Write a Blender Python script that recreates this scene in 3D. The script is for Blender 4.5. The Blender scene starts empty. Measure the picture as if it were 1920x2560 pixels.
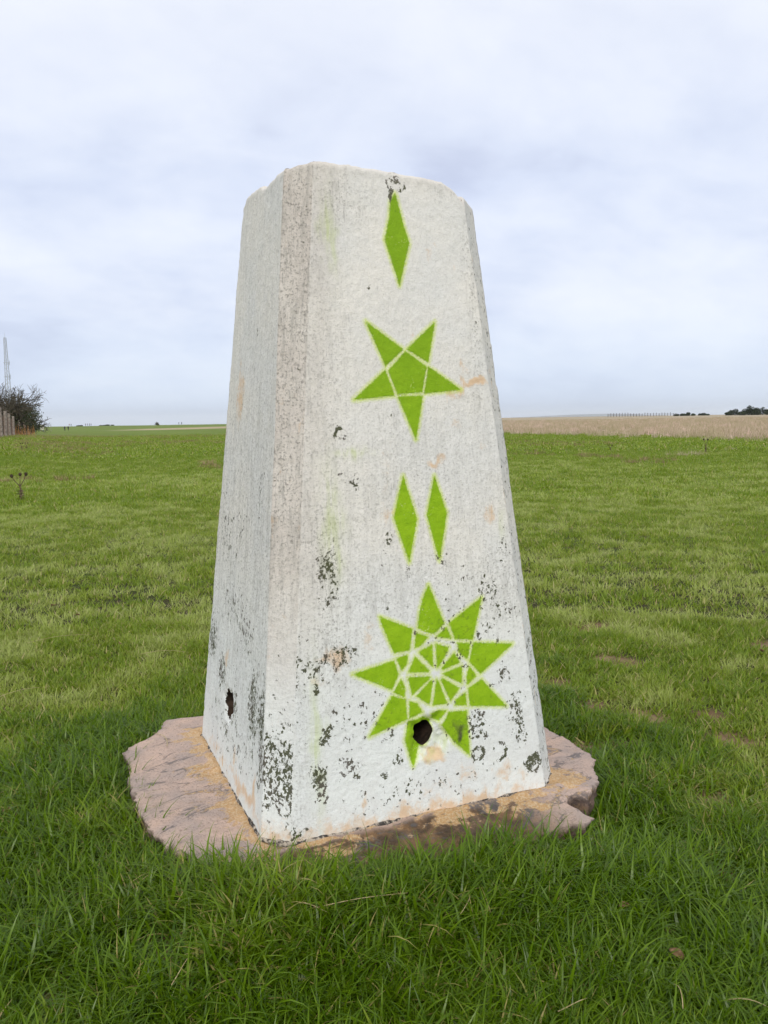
import bpy, math, random
import numpy as np
from mathutils import Vector, Matrix, noise as mnoise

rng = np.random.default_rng(7)
random.seed(7)
S = bpy.context.scene
COL = S.collection

# ------------------------------------------------------------------ camera
CAMX, CAMY, CAMZ = -0.6415, -1.6014, 0.7300
YAW, PITCH, ROLL = -0.40982, 0.11218, 0.01432
FWD = Vector((-math.sin(YAW), math.cos(YAW), 0))
RGT = Vector((math.cos(YAW), math.sin(YAW), 0))
cam = bpy.data.cameras.new("camera"); camo = bpy.data.objects.new("camera", cam); COL.objects.link(camo)
f3 = FWD * math.cos(PITCH) - Vector((0, 0, 1)) * math.sin(PITCH)
u3 = FWD * math.sin(PITCH) + Vector((0, 0, 1)) * math.cos(PITCH)
r2 = RGT * math.cos(ROLL) - u3 * math.sin(ROLL)
u2 = RGT * math.sin(ROLL) + u3 * math.cos(ROLL)
M = Matrix((r2, u2, -f3)).transposed().to_4x4(); M.translation = (CAMX, CAMY, CAMZ)
camo.matrix_world = M
cam.sensor_fit = 'HORIZONTAL'; cam.sensor_width = 36; cam.lens = 36 * 2049.58 / 1920
cam.clip_start = 0.02; cam.clip_end = 60000
S.camera = camo

# ------------------------------------------------------------------ sky and sun
SUN_EL, SUN_AZ = math.radians(38), math.radians(207)      # azimuth clockwise from +y; the veiled sun is behind the camera
w = bpy.data.worlds.new("World"); S.world = w; w.use_nodes = True
nt = w.node_tree; N = nt.nodes; LK = nt.links; N.clear()
def nd(t, **k):
    n = N.new(t)
    for a, b in k.items(): setattr(n, a, b)
    return n
out = nd('ShaderNodeOutputWorld'); bg = nd('ShaderNodeBackground'); bg.inputs[1].default_value = 0.1
sky = nd('ShaderNodeTexSky', sky_type='NISHITA'); sky.sun_disc = False
sky.sun_elevation = SUN_EL; sky.sun_rotation = SUN_AZ; sky.air_density = 1; sky.dust_density = 2
tc = nd('ShaderNodeTexCoord'); sep = nd('ShaderNodeSeparateXYZ'); LK.new(tc.outputs['Generated'], sep.inputs[0])
zz = nd('ShaderNodeMath', operation='MAXIMUM'); LK.new(sep.outputs[2], zz.inputs[0]); zz.inputs[1].default_value = 0.0
za = nd('ShaderNodeMath', operation='ADD'); LK.new(zz.outputs[0], za.inputs[0]); za.inputs[1].default_value = 0.42
dv = nd('ShaderNodeVectorMath', operation='DIVIDE'); LK.new(tc.outputs['Generated'], dv.inputs[0])
cx_ = nd('ShaderNodeCombineXYZ')
for i in range(3): LK.new(za.outputs[0], cx_.inputs[i])
LK.new(cx_.outputs[0], dv.inputs[1])
rt = nd('ShaderNodeMapping'); rt.inputs['Rotation'].default_value = (0, 0, YAW * -1 + .25)
rt.inputs['Scale'].default_value = (1.0, 1.35, 1); rt.inputs['Location'].default_value = (3.3, 1.9, 0)
LK.new(dv.outputs[0], rt.inputs[0])
SKS, SKW = 1.15, 2.6
def wnoise(scale, detail, rough, dist, w_=0.0):
    n = nd('ShaderNodeTexNoise', noise_dimensions='4D'); n.inputs['W'].default_value = w_
    n.inputs['Scale'].default_value = scale; n.inputs['Detail'].default_value = detail
    n.inputs['Roughness'].default_value = rough; n.inputs['Distortion'].default_value = dist
    LK.new(rt.outputs[0], n.inputs['Vector']); return n
n1 = wnoise(SKS, 5, .50, .25, SKW); n2 = wnoise(4.8, 6, .56, .3, 4.0)
mx = nd('ShaderNodeMath', operation='MULTIPLY_ADD'); LK.new(n2.outputs[0], mx.inputs[0]); mx.inputs[1].default_value = .36
LK.new(n1.outputs[0], mx.inputs[2])
cr = nd('ShaderNodeValToRGB'); LK.new(mx.outputs[0], cr.inputs[0])
e = cr.color_ramp.elements
e[0].position = .51; e[0].color = (4.7, 5.2, 6.8, 1)
e[1].position = .83; e[1].color = (7.7, 8.1, 9.0, 1)
for p_, c_ in ((.58, (5.3, 5.85, 7.45, 1)), (.65, (6.2, 6.8, 8.3, 1)), (.73, (7.0, 7.5, 8.7, 1))):
    q = e.new(p_); q.color = c_
# a paler veil low over the horizon
hz = nd('ShaderNodeMapRange'); LK.new(zz.outputs[0], hz.inputs[0])
hz.inputs[1].default_value = 0.0; hz.inputs[2].default_value = .13; hz.inputs[3].default_value = .8; hz.inputs[4].default_value = 0
hm = nd('ShaderNodeMix', data_type='RGBA'); LK.new(hz.outputs[0], hm.inputs[0]); LK.new(cr.outputs[0], hm.inputs[6]); hm.inputs[7].default_value = (6.4, 7.5, 9.1, 1)
sm = nd('ShaderNodeMix', data_type='RGBA'); sm.inputs[0].default_value = .93
ez = nd('ShaderNodeMapRange'); LK.new(zz.outputs[0], ez.inputs[0])        # the cloud deck is whiter and thinner overhead
ez.inputs[1].default_value = .26; ez.inputs[2].default_value = .75; ez.inputs[3].default_value = 0; ez.inputs[4].default_value = .8
em = nd('ShaderNodeMix', data_type='RGBA'); LK.new(ez.outputs[0], em.inputs[0]); LK.new(hm.outputs[2], em.inputs[6]); em.inputs[7].default_value = (9.4, 9.3, 9.1, 1)
LK.new(sky.outputs[0], sm.inputs[6]); LK.new(em.outputs[2], sm.inputs[7])
LK.new(sm.outputs[2], bg.inputs[0]); LK.new(bg.outputs[0], out.inputs[0])
sl = bpy.data.lights.new("sun", 'SUN'); sl.energy = 1.5; sl.angle = math.radians(24); sl.color = (1, .95, .87)
so = bpy.data.objects.new("sun", sl); COL.objects.link(so)
sd = Vector((math.sin(SUN_AZ) * math.cos(SUN_EL), math.cos(SUN_AZ) * math.cos(SUN_EL), math.sin(SUN_EL)))
so.rotation_euler = sd.to_track_quat('Z', 'Y').to_euler(); so.location = sd * 50
S.view_settings.view_transform = 'Standard'; S.view_settings.look = 'None'
S.view_settings.gamma = 1; S.view_settings.use_curve_mapping = False
S.view_settings.exposure = 0.28

# ------------------------------------------------------------------ helpers
def at(px, D, z=None):
    """point on the ground D metres ahead of the camera, px in photo columns"""
    lat = (px - 956.7) / 2049.58 * D * .9937
    p = Vector((CAMX, CAMY, 0)) + RGT * lat + FWD * D
    p.z = gz(p.x, p.y) if z is None else z
    return p
def hsh(ix, iy, iz, s):
    n = (ix * 374761393 + iy * 668265263 + iz * 2147483647 + s * 974711) & 0xffffffff
    n = ((n ^ (n >> 13)) * 1274126177) & 0xffffffff
    return ((n ^ (n >> 16)) & 0xffff) / 65535.0
def vnoise(P, s=0):
    P = np.asarray(P, float); I = np.floor(P).astype(np.int64); F = P - I; F = F * F * (3 - 2 * F)
    r = 0
    for a in (0, 1):
        for b in (0, 1):
            for c in (0, 1):
                wgt = (F[:, 0] if a else 1 - F[:, 0]) * (F[:, 1] if b else 1 - F[:, 1]) * (F[:, 2] if c else 1 - F[:, 2])
                r = r + wgt * hsh(I[:, 0] + a, I[:, 1] + b, I[:, 2] + c, s)
    return r * 2 - 1
def fbm(P, o=4, s=0):
    P = np.asarray(P, float); r = 0; a = 1; t = 0
    for k in range(o):
        r = r + a * vnoise(P * 2 ** k + 17.3 * k, s + k); t += a; a *= .5
    return r / t
def sst(a, b, x): t = np.clip((x - a) / (b - a), 0, 1); return t * t * (3 - 2 * t)
def mesh(name, v, f, mats=(), parent=None, smooth=False, mi=None):
    m = bpy.data.meshes.new(name); m.from_pydata([tuple(q) for q in v], [], f)
    for k in (mats if isinstance(mats, (list, tuple)) else [mats]): m.materials.append(k)
    if smooth: m.polygons.foreach_set('use_smooth', [True] * len(m.polygons))
    if mi is not None: m.polygons.foreach_set('material_index', mi)
    o = bpy.data.objects.new(name, m); COL.objects.link(o)
    if parent: o.parent = parent
    return o
def fastmesh(name, v, quads, mat, parent=None, smooth=True):
    v = np.ascontiguousarray(v, np.float32); quads = np.ascontiguousarray(quads, np.int32)
    k = quads.shape[1]
    m = bpy.data.meshes.new(name); m.vertices.add(len(v)); m.vertices.foreach_set('co', v.ravel())
    m.loops.add(quads.size); m.loops.foreach_set('vertex_index', quads.ravel())
    m.polygons.add(len(quads)); m.polygons.foreach_set('loop_start', np.arange(0, quads.size, k, dtype=np.int32))
    m.polygons.foreach_set('loop_total', np.full(len(quads), k, np.int32))
    m.polygons.foreach_set('use_smooth', [smooth] * len(quads))
    m.update(calc_edges=True); m.materials.append(mat)
    o = bpy.data.objects.new(name, m); COL.objects.link(o)
    if parent: o.parent = parent
    return o
def fattr(o, name, vals):
    a = o.data.attributes.new(name, 'FLOAT', 'POINT'); a.data.foreach_set('value', np.ascontiguousarray(vals, np.float32))
def tag(o, label=None, cat=None, group=None, kind=None):
    if label: o['label'] = label
    if cat: o['category'] = cat
    if group: o['group'] = group
    if kind: o['kind'] = kind
    return o
def empty(name, loc):
    o = bpy.data.objects.new(name, None); o.empty_display_size = .2; COL.objects.link(o); o.location = loc; return o

class Mat:
    """tiny wrapper for node materials"""
    def __init__(s, name, rough=.8, spec=.3):
        s.m = bpy.data.materials.new(name); s.m.use_nodes = True; s.t = s.m.node_tree
        s.n = s.t.nodes; s.l = s.t.links; s.b = s.n['Principled BSDF']
        s.b.inputs['Roughness'].default_value = rough; s.b.inputs['Specular IOR Level'].default_value = spec
        s._co = None
    def node(s, t, **k):
        n = s.n.new(t)
        for a, b in k.items(): setattr(n, a, b)
        return n
    def put(s, sock, v):
        if hasattr(v, 'links'): s.l.new(v, sock)
        else: sock.default_value = v
    def co(s):
        if not s._co: s._co = s.node('ShaderNodeTexCoord').outputs['Object']
        return s._co
    def mapping(s, scale=(1, 1, 1), loc=(0, 0, 0), rot=(0, 0, 0)):
        m = s.node('ShaderNodeMapping'); m.inputs['Scale'].default_value = scale; m.inputs['Location'].default_value = loc
        m.inputs['Rotation'].default_value = rot; s.l.new(s.co(), m.inputs[0]); return m.outputs[0]
    def noise(s, scale, detail=4, rough=.55, vec=None, dist=0):
        n = s.node('ShaderNodeTexNoise'); n.inputs['Scale'].default_value = scale; n.inputs['Detail'].default_value = detail
        n.inputs['Roughness'].default_value = rough; n.inputs['Distortion'].default_value = dist
        s.l.new(vec if vec is not None else s.co(), n.inputs['Vector']); return n.outputs[0]
    def vor(s, scale, vec=None, feature='F1', out='Distance'):
        n = s.node('ShaderNodeTexVoronoi', feature=feature); n.inputs['Scale'].default_value = scale
        s.l.new(vec if vec is not None else s.co(), n.inputs['Vector']); return n.outputs[out]
    def math(s, op, a, b=0.0, c=0.0, clamp=False):
        n = s.node('ShaderNodeMath', operation=op); n.use_clamp = clamp
        s.put(n.inputs[0], a); s.put(n.inputs[1], b)
        if len(n.inputs) > 2: s.put(n.inputs[2], c)
        return n.outputs[0]
    def ss(s, x, a, b, lo=0.0, hi=1.0):
        n = s.node('ShaderNodeMapRange', interpolation_type='SMOOTHSTEP')
        s.put(n.inputs[0], x); s.put(n.inputs[1], a); s.put(n.inputs[2], b); s.put(n.inputs[3], lo); s.put(n.inputs[4], hi)
        return n.outputs[0]
    def attr(s, name, typ='GEOMETRY'):
        n = s.node('ShaderNodeAttribute', attribute_type=typ, attribute_name=name); return n.outputs['Fac']
    def mix(s, f, a, b, blend='MIX'):
        n = s.node('ShaderNodeMix', data_type='RGBA', blend_type=blend)
        for sk, v in ((n.inputs[0], f), (n.inputs[6], a), (n.inputs[7], b)):
            if isinstance(v, tuple) and len(v) == 3: v = (*v, 1)
            s.put(sk, v)
        return n.outputs[2]
    def color(s, c):
        s.put(s.b.inputs['Base Color'], (*c, 1) if isinstance(c, tuple) and len(c) == 3 else c); return s
    def bump(s, h, strength=.5, dist=.01):
        n = s.node('ShaderNodeBump'); n.inputs['Strength'].default_value = strength; n.inputs['Distance'].default_value = dist
        s.l.new(h, n.inputs['Height']); s.l.new(n.outputs[0], s.b.inputs['Normal']); return s

# ------------------------------------------------------------------ terrain
def latd(x, y):
    dx = x - CAMX; dy = y - CAMY
    return dx * RGT.x + dy * RGT.y, dx * FWD.x + dy * FWD.y
def ground_np(x, y):
    x = np.asarray(x, float); y = np.asarray(y, float)
    lat, D = latd(x, y); r = np.hypot(lat, D)
    P = np.stack([x, y, x * 0], 1)
    z = -0.068 + .010 * fbm(P * 2.2, 3, 3) + .03 * fbm(P * .35, 3, 5) * sst(1.5, 5, r)
    near = np.exp(-((x) ** 2 + (y) ** 2) / .5)
    z = z + near * (-.030 * x) + .040 * np.exp(-((x + .36) ** 2 + (y + .42) ** 2) / .04) + .042 * np.exp(-((x + .05) ** 2 / .10 + (y + .50) ** 2 / .012))
    z = z - .03 * np.exp(-((x - .36) ** 2 + (y + .42) ** 2) / .02)      # hollow under the broken right corner
    z = z + .06 * fbm(P * .09, 3, 9) * sst(8, 30, r)
    zl = np.interp(D, [0, 35, 75, 150, 290, 420, 500, 545, 900, 3000, 20000], [0, 0, -.25, -.9, -1.55, -1.0, -.62, -.62, -6, -20, -60])
    zr = np.interp(D, [0, 35, 120, 300, 700, 1200, 3000, 20000], [0, -.05, .1, .55, .9, 0, -20, -60])
    q = lat / np.maximum(D, 1)
    s = sst(-.2, .12, q)
    z = z + zl * (1 - s) + zr * s
    # the bank below the fence on the left
    bank = sst(-.34, -.50, q) * sst(8, 20, D) * sst(400, 120, D)
    z = z + bank * .22
    return z
def gz(x, y): return float(ground_np([x], [y])[0])

SLAB = [(-.271, .40), (-.347, .40), (-.407, .332), (-.456, .302), (-.474, .235), (-.483, .072), (-.483, -.025), (-.476, -.115), (-.441, -.21),
        (-.401, -.286), (-.357, -.327), (-.30, -.367), (-.241, -.395), (-.177, -.411), (-.104, -.414), (-.028, -.416), (.048, -.42), (.182, -.424),
        (.244, -.428), (.252, -.447), (.274, -.432), (.274, -.405), (.262, -.366), (.292, -.340), (.318, -.352), (.345, -.345), (.378, -.315), (.455, -.205), (.463, -.118), (.457, -.025),
        (.44, .15), (.41, .33), (.30, .42), (.1, .45), (-.1, .43)]
SOIL = [(.775, .387, .08), (.747, .19, .07), (.849, .069, .07), (.996, -.009, .07), (.668, -.045, .08), (.924, -.151, .07), (.555, -.02, .09),
        (.632, -.372, .075), (.421, -.607, .06), (.209, -.685, .05), (-.504, -.447, .075), (-.66, -.452, .06), (.48, .2, .08), (1.3, .9, .1), (1.1, .5, .09), (1.7, .4, .1)]
def soilmask(x, y):
    m = np.zeros_like(x)
    for a, b, r in SOIL: m = np.maximum(m, np.exp(-((x - a) ** 2 + (y - b) ** 2) / (r * 1.0) ** 2))
    return m

g = Mat('turf_ground', .95, .15)
lat_attr = g.attr('tan'); pth = g.attr('path'); rgh = g.attr('rough')
ga = g.noise(1.3, 5, .6); gb = g.noise(.16, 4, .55); gc = g.noise(9, 5, .65); gd = g.noise(60, 3, .6)
gcol = g.mix(g.ss(gb, .38, .62), (.120, .175, .016), (.170, .225, .032))
gcol = g.mix(g.ss(ga, .42, .68), gcol, (.085, .145, .012))
gcol = g.mix(g.math('MULTIPLY', g.ss(gc, .45, .7), .55), gcol, (.14, .15, .05))
gcol = g.mix(g.math('MULTIPLY', rgh, g.ss(g.noise(.5, 5, .6), .45, .6)), gcol, (.16, .13, .065))
tcol = g.mix(g.ss(g.noise(.35, 5, .65), .35, .7), (.40, .335, .235), (.29, .24, .16))
gcol = g.mix(lat_attr, gcol, tcol)
gcol = g.mix(pth, gcol, (.42, .33, .22))
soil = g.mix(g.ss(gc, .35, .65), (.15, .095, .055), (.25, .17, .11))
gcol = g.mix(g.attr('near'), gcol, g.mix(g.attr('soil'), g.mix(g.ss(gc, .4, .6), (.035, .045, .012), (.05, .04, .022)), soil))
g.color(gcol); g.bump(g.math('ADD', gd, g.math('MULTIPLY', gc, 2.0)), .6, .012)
def tanline(lat, D):
    """signed: >0 inside the field of dry grass"""
    q = lat / np.maximum(D, 1)
    b = 45 + (q - .147) * (26 - 45) / (.468 - .147)
    b = np.clip(b, 22, 60)
    return D - b
rs = np.concatenate([[0], np.linspace(.06, 3, 90), 3 * (7000 / 3) ** np.linspace(0, 1, 190)[1:]])
NA = 540
th = np.linspace(0, 2 * np.pi, NA, endpoint=False)
R_, T_ = np.meshgrid(rs, th, indexing='ij')
gx = (R_ * np.cos(T_)).ravel(); gy = (R_ * np.sin(T_)).ravel()
gzv = ground_np(gx, gy)
ii = np.arange(len(rs) - 1)[:, None] * NA; jj = np.arange(NA)[None, :]
qd = np.stack([ii + jj, ii + NA + jj, ii + NA + (jj + 1) % NA, ii + (jj + 1) % NA], -1).reshape(-1, 4)
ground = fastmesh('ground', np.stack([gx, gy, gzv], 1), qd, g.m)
tag(ground, kind='structure')
la, Dd = latd(gx, gy); q_ = la / np.maximum(np.abs(Dd), 1)
wob = fbm(np.stack([gx * .15, gy * .15, gx * 0], 1), 3, 21) * 5
tl = sst(-1.0, 3.0, tanline(la, Dd) + wob) * sst(-.06, .05, q_) * (Dd > 0)
fattr(ground, 'tan', tl)
pd = Dd - (330 + (q_ + .2) * 500)
fattr(ground, 'path', np.maximum(sst(45, 15, np.abs(pd)) * sst(-.35, -.28, q_) * sst(.06, 0, q_), 0) * (Dd > 0) * .9)
fattr(ground, 'rough', sst(-.30, -.40, q_) * sst(10, 20, Dd) * sst(160, 60, Dd))
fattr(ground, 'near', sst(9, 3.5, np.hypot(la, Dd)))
fattr(ground, 'soil', sst(.25, .7, soilmask(gx, gy) + .25 * fbm(np.stack([gx * 14, gy * 14, gx * 0], 1), 3, 2)))

# ------------------------------------------------------------------ far hills and haze
hm_ = Mat('hill_moor', .95, .1); hm_.color(hm_.mix(hm_.ss(hm_.noise(.002, 4), .4, .6), (.05, .075, .04), (.09, .08, .05)))
hv, hf = [], []
pxs = np.linspace(1180, 1800, 90)
for k in range(6):
    for i, px in enumerate(pxs):
        D = 9000 + k * 500
        hh_ = 34 * math.exp(-((px - 1490) / 150) ** 2) + 4
        hh_ += 9 * mnoise.noise(Vector((px * .012, 3, 0))) + 4 * mnoise.noise(Vector((px * .04, 8, 0)))
        edge = sst(1180, 1290, px) * sst(1800, 1640, px)
        prof = math.sin(math.pi * (k / 5)) if 0 < k < 5 else 0
        p = at(px, D, 0); z = -60 + (60 + max(hh_, 0)) * prof * float(edge)
        hv.append((p.x, p.y, z))
nP = len(pxs)
for k in range(5):
    for i in range(nP - 1): hf.append((k * nP + i, k * nP + i + 1, (k + 1) * nP + i + 1, (k + 1) * nP + i))
tag(mesh('hills', hv, hf, hm_.m, smooth=True), kind='structure')

# ------------------------------------------------------------------ trig pillar geometry
B0, T0, CH, HH = .30407, .18724, .0418, 1.1819
OX, OY = -.00736, -.00416
def ring(h, c): return np.array([(-h + c, -h), (h - c, -h), (h, -h + c), (h, h - c), (h - c, h), (-h + c, h), (-h, h - c), (-h, -h + c)])
RB = ring(B0, CH); RT = ring(T0, CH) + np.array([OX, OY])
HOLE = (.0030, .1535, .0205, .0235)      # front hole: x, z, rx, rz
SLIT = (.0256, .1532, .031, .029)        # left hole: y, z, ry, rz

def nonuni(n, lo, hi, c, hw, fine):
    """n uniform samples of [lo,hi] plus finer ones within c +- hw"""
    u = np.linspace(lo, hi, n); f_ = np.arange(c - hw, c + hw, fine)
    u = u[(u < c - hw - fine * .5) | (u > c + hw + fine * .5)]
    return np.sort(np.concatenate([u, f_]))
zs_ = nonuni(350, 0, 1.0, .153 / HH, .055 / HH, .0019 / HH); zs_[0] = 0; zs_[-1] = 1
zs_ = np.concatenate([zs_[:-1], [1 - .0008, 1]])
tf = nonuni(185, 0, 1, .5 + HOLE[0] / .55, .09, .0036)
tlft = nonuni(120, 0, 1, .5 - SLIT[0] / .55, .09, .005)
cols = []; facet = []; tt = []
for k, ts in enumerate([tf, np.linspace(0, 1, 13), np.linspace(0, 1, 50), np.linspace(0, 1, 8), np.linspace(0, 1, 40), np.linspace(0, 1, 13), tlft, np.linspace(0, 1, 22)]):
    for t_ in ts[:-1] if ts[-1] == 1 else ts: facet.append(k); tt.append(t_)
facet = np.array(facet); tt = np.array(tt); NC = len(facet)
k2 = (facet + 1) % 8
pb = RB[facet] * (1 - tt)[:, None] + RB[k2] * tt[:, None]
pt = RT[facet] * (1 - tt)[:, None] + RT[k2] * tt[:, None]
# top outline height along each facet
prof = {0: ([0, .1, .4, .73, .86, .92, .965, 1], [1.183, 1.185, 1.180, 1.175, 1.171, 1.163, 1.150, 1.136]),
        1: ([0, .12, .5, 1], [1.136, 1.153, 1.151, 1.142]), 2: ([0, .06, .5, .94, 1], [1.142, 1.16, 1.175, 1.165, 1.15]),
        3: ([0, 1], [1.15, 1.152]), 4: ([0, .1, .9, 1], [1.152, 1.172, 1.172, 1.155]),
        5: ([0, .5, .9, 1], [1.155, 1.17, 1.18, 1.182]), 6: ([0, .08, .3, .46, .5, .8, 1], [1.182, 1.192, 1.191, 1.186, 1.177, 1.177, 1.177]),
        7: ([0, .3, 1], [1.177, 1.178, 1.183])}
ztop = np.zeros(NC)
for k in range(8):
    s_ = facet == k; ztop[s_] = np.interp(tt[s_], *prof[k])
jn = fbm(np.stack([pt[:, 0] * 90, pt[:, 1] * 90, pt[:, 0] * 0], 1), 3, 31)
jn2 = fbm(np.stack([pt[:, 0] * 28, pt[:, 1] * 28, pt[:, 0] * 0], 1), 2, 33)
ztop = ztop + .0022 * jn - .004 * np.clip(jn2, 0, 1) ** 1.0
Z = zs_[:, None] * (ztop[None, :] + .012) - .012
f_ = Z / HH
X = pb[None, :, 0] * (1 - f_) + pt[None, :, 0] * f_
Y = pb[None, :, 1] * (1 - f_) + pt[None, :, 1] * f_
fn = np.zeros((8, 3))
for k in range(8):
    a = np.array([*RB[k], 0]); b = np.array([*RB[(k + 1) % 8], 0]); c = np.array([*RT[k], HH]); n_ = np.cross(b - a, c - a); fn[k] = n_ / np.linalg.norm(n_)
Nn = fn[facet].copy()
first = tt == 0
Nn[first] += fn[(facet[first] - 1) % 8]; Nn /= np.linalg.norm(Nn, axis=1)[:, None]
NR = len(zs_)
P3 = np.stack([X, Y, Z], -1).reshape(-1, 3)
Nf = np.tile(Nn, (NR, 1)); FC = np.tile(facet, NR); TT = np.tile(tt, NR); ZT = np.tile(ztop, NR)
cosn = np.where(np.tile(first, NR), .5, 1)
disp = .0016 * fbm(P3 * 9, 3, 41) + .0007 * fbm(P3 * 75, 3, 43) + .00045 * vnoise(P3 * 240, 47)
isch = (FC % 2 == 1)
disp += np.where(isch, .0005 * fbm(P3 * 110, 2, 49) - .0012 * (1 - (2 * TT - 1) ** 8), 0)
# chipped arrises: only next to facet edges
wid = np.where(isch, .059, .52)
de = np.minimum(TT, 1 - TT) * wid
chip = np.clip(fbm(P3 * np.array([40, 40, 26]), 3, 51) - .05, 0, 1)
disp -= .0032 * chip * np.exp(-(de / .004) ** 2)
# weathered round-over at the very top
dt = ZT - P3[:, 2]; r_ = .010
rnd = np.where(dt < r_, r_ - np.sqrt(np.clip(r_ ** 2 - (r_ - np.clip(dt, 0, r_)) ** 2, 0, None)), 0)
disp -= rnd * .8 + .003 * np.clip(fbm(P3 * 45, 2, 55), 0, 1) * np.exp(-dt / .02)
# front hole with its broken crater
front = FC == 0
x, z = P3[:, 0], P3[:, 2]
ang = np.arctan2(z - HOLE[1], x - HOLE[0])
wobh = 1 + .03 * np.sin(3 * ang + .6) + .03 * np.sin(5 * ang + 2) - .08 * np.exp(-((ang + 2.3) / .3) ** 2)
rr = np.hypot((x - HOLE[0]) / HOLE[2], (z - HOLE[1]) / HOLE[3]) / wobh
cdx = (x - .012) / .040; cdz = (z - .142) / .043
cr_ = np.hypot(cdx, cdz) * (1 + .12 * np.sin(4 * ang + 1) + .08 * np.sin(7 * ang))
crater = np.where(front, sst(1.15, .55, cr_), 0)
disp -= crater * (.0095 + .0035 * fbm(P3 * 130, 3, 57))
hmask = front & (rr < 1.0)
snap = front & (rr >= .93) & (rr < 1.07)
kx = np.where(snap, 1 / np.maximum(rr, .01), 1)
P3[:, 0] = np.where(snap, HOLE[0] + (x - HOLE[0]) * kx, P3[:, 0]); P3[:, 2] = np.where(snap, HOLE[1] + (z - HOLE[1]) * kx, P3[:, 2])
hmask &= ~snap
disp = np.where(hmask, disp - .24 + .03 * rr, disp)
# left hole
left = FC == 6
yy = P3[:, 1]; ang2 = np.arctan2(z - SLIT[1], yy - SLIT[0])
rr2 = np.hypot((yy - SLIT[0]) / SLIT[2], (z - SLIT[1]) / SLIT[3]) / (1 + .12 * np.sin(3 * ang2) + .09 * np.sin(6 * ang2 + 1))
disp -= np.where(left, .004 * sst(1.45, .95, rr2) * (1 + fbm(P3 * 100, 2, 58)), 0)
hmask2 = left & (rr2 < 1)
disp = np.where(hmask2, disp - .13, disp)
P3 = P3 + Nf * disp[:, None]
# cap rings
cc = np.array([OX, OY]); base = len(P3); NRg = 14
topring = P3[-NC:]
caps = []
for k in range(1, NRg):
    w_ = k / NRg; xy = topring[:, :2] * (1 - w_) + cc * w_
    zc = topring[:, 2] * (1 - min(1, w_ * 3)) + 1.172 * min(1, w_ * 3)
    q = np.column_stack([xy, zc]); q[:, 2] += .003 * fbm(q * 30, 3, 60); caps.append(q)
capn = np.concatenate(caps); tip = np.array([[cc[0], cc[1], 1.172]])
AV = np.concatenate([P3, capn, tip])
rows = NR + NRg - 1
ii = np.arange(rows - 1)[:, None] * NC; jj = np.arange(NC)[None, :]
QU = np.stack([ii + jj, ii + (jj + 1) % NC, ii + NC + (jj + 1) % NC, ii + NC + jj], -1).reshape(-1, 4)
tipi = len(AV) - 1; lr = (rows - 1) * NC
QT = np.array([[lr + j, lr + (j + 1) % NC, tipi, tipi] for j in range(NC)])

# stencil outlines in face coordinates (x, height)
DIA = [[(-.0002, 1.1383), (.0027, 1.1317), (.0142, 1.0811), (.0241, 1.0516), (-.0004, .9724), (-.0254, 1.0534), (-.0137, 1.0939), (-.0096, 1.1241)],
       [(-.0128, .628), (.0109, .5484), (-.0088, .4693), (-.0355, .5528)],
       [(.0511, .6254), (.0732, .5543), (.0529, .4675), (.0315, .5536)]]
STAR = [[(-.0712, .9053), (.0014, .857), (-.0365, .8262)], [(.068, .909), (.0501, .8339), (.0075, .8571)], [(.1163, .7841), (.0387, .7768), (.0496, .8266)],
        [(.017, .6928), (-.0154, .7714), (.0355, .7731)], [(-.1022, .7657), (-.0376, .8197), (-.0213, .7732)],
        [(.0049, .8538), (.0459, .8266), (.0346, .779), (-.0159, .7757), (-.0318, .8177)]]
RPT = [[(.0274, .4248), (.0563, .35), (.0344, .3335), (.0175, .3385), (.0009, .3476), (.0059, .3757), (.0155, .4033)],
       [(.139, .3911), (.1146, .3125), (.0768, .3185), (.0668, .3495)], [(.2028, .2945), (.1278, .246), (.1052, .2727), (.1163, .3071)],
       [(.1296, .2356), (.1818, .1763), (.1016, .1889), (.0999, .2218)], [(.0956, .096), (.0658, .1253), (.0408, .1608), (.0562, .1843), (.094, .1816)],
       [(-.0225, .0950), (-.0365, .1458), (-.0285, .1793), (.004, .1832), (.0196, .1745), (.0207, .1537), (.0102, .1306), (-.0036, .1289), (-.0138, .1101)],
       [(-.1062, .1645), (-.0583, .2314), (-.0312, .2203), (-.0294, .1843)], [(-.1323, .2808), (-.0503, .2945), (-.0425, .2676), (-.0573, .2417), (-.0959, .2619)],
       [(-.0745, .3772), (-.0098, .3468), (-.0182, .3091), (-.0495, .3079), (-.0697, .3597)]]
RTR = [[(.0606, .3429), (.0703, .3199), (.038, .3273)], [(.0811, .3113), (.1095, .3062), (.1018, .2763), (.0848, .2921)],
       [(.1047, .2647), (.1192, .2434), (.0978, .2284), (.0977, .2463)], [(.0935, .2154), (.0945, .191), (.0698, .1948), (.0728, .2058)],
       [(.0203, .1868), (.0344, .1904), (.0517, .1877), (.0355, .1699), (.0221, .1772)], [(-.0235, .2161), (-.0081, .2097), (.0023, .1917), (-.0253, .1847)],
       [(-.0379, .2588), (-.0309, .2436), (-.0325, .2245), (-.0547, .2369)], [(-.0457, .2974), (-.022, .3014), (-.0241, .2854), (-.0359, .2738)],
       [(-.0029, .3399), (.0215, .3292), (.0047, .3144), (-.0079, .3119)]]
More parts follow.
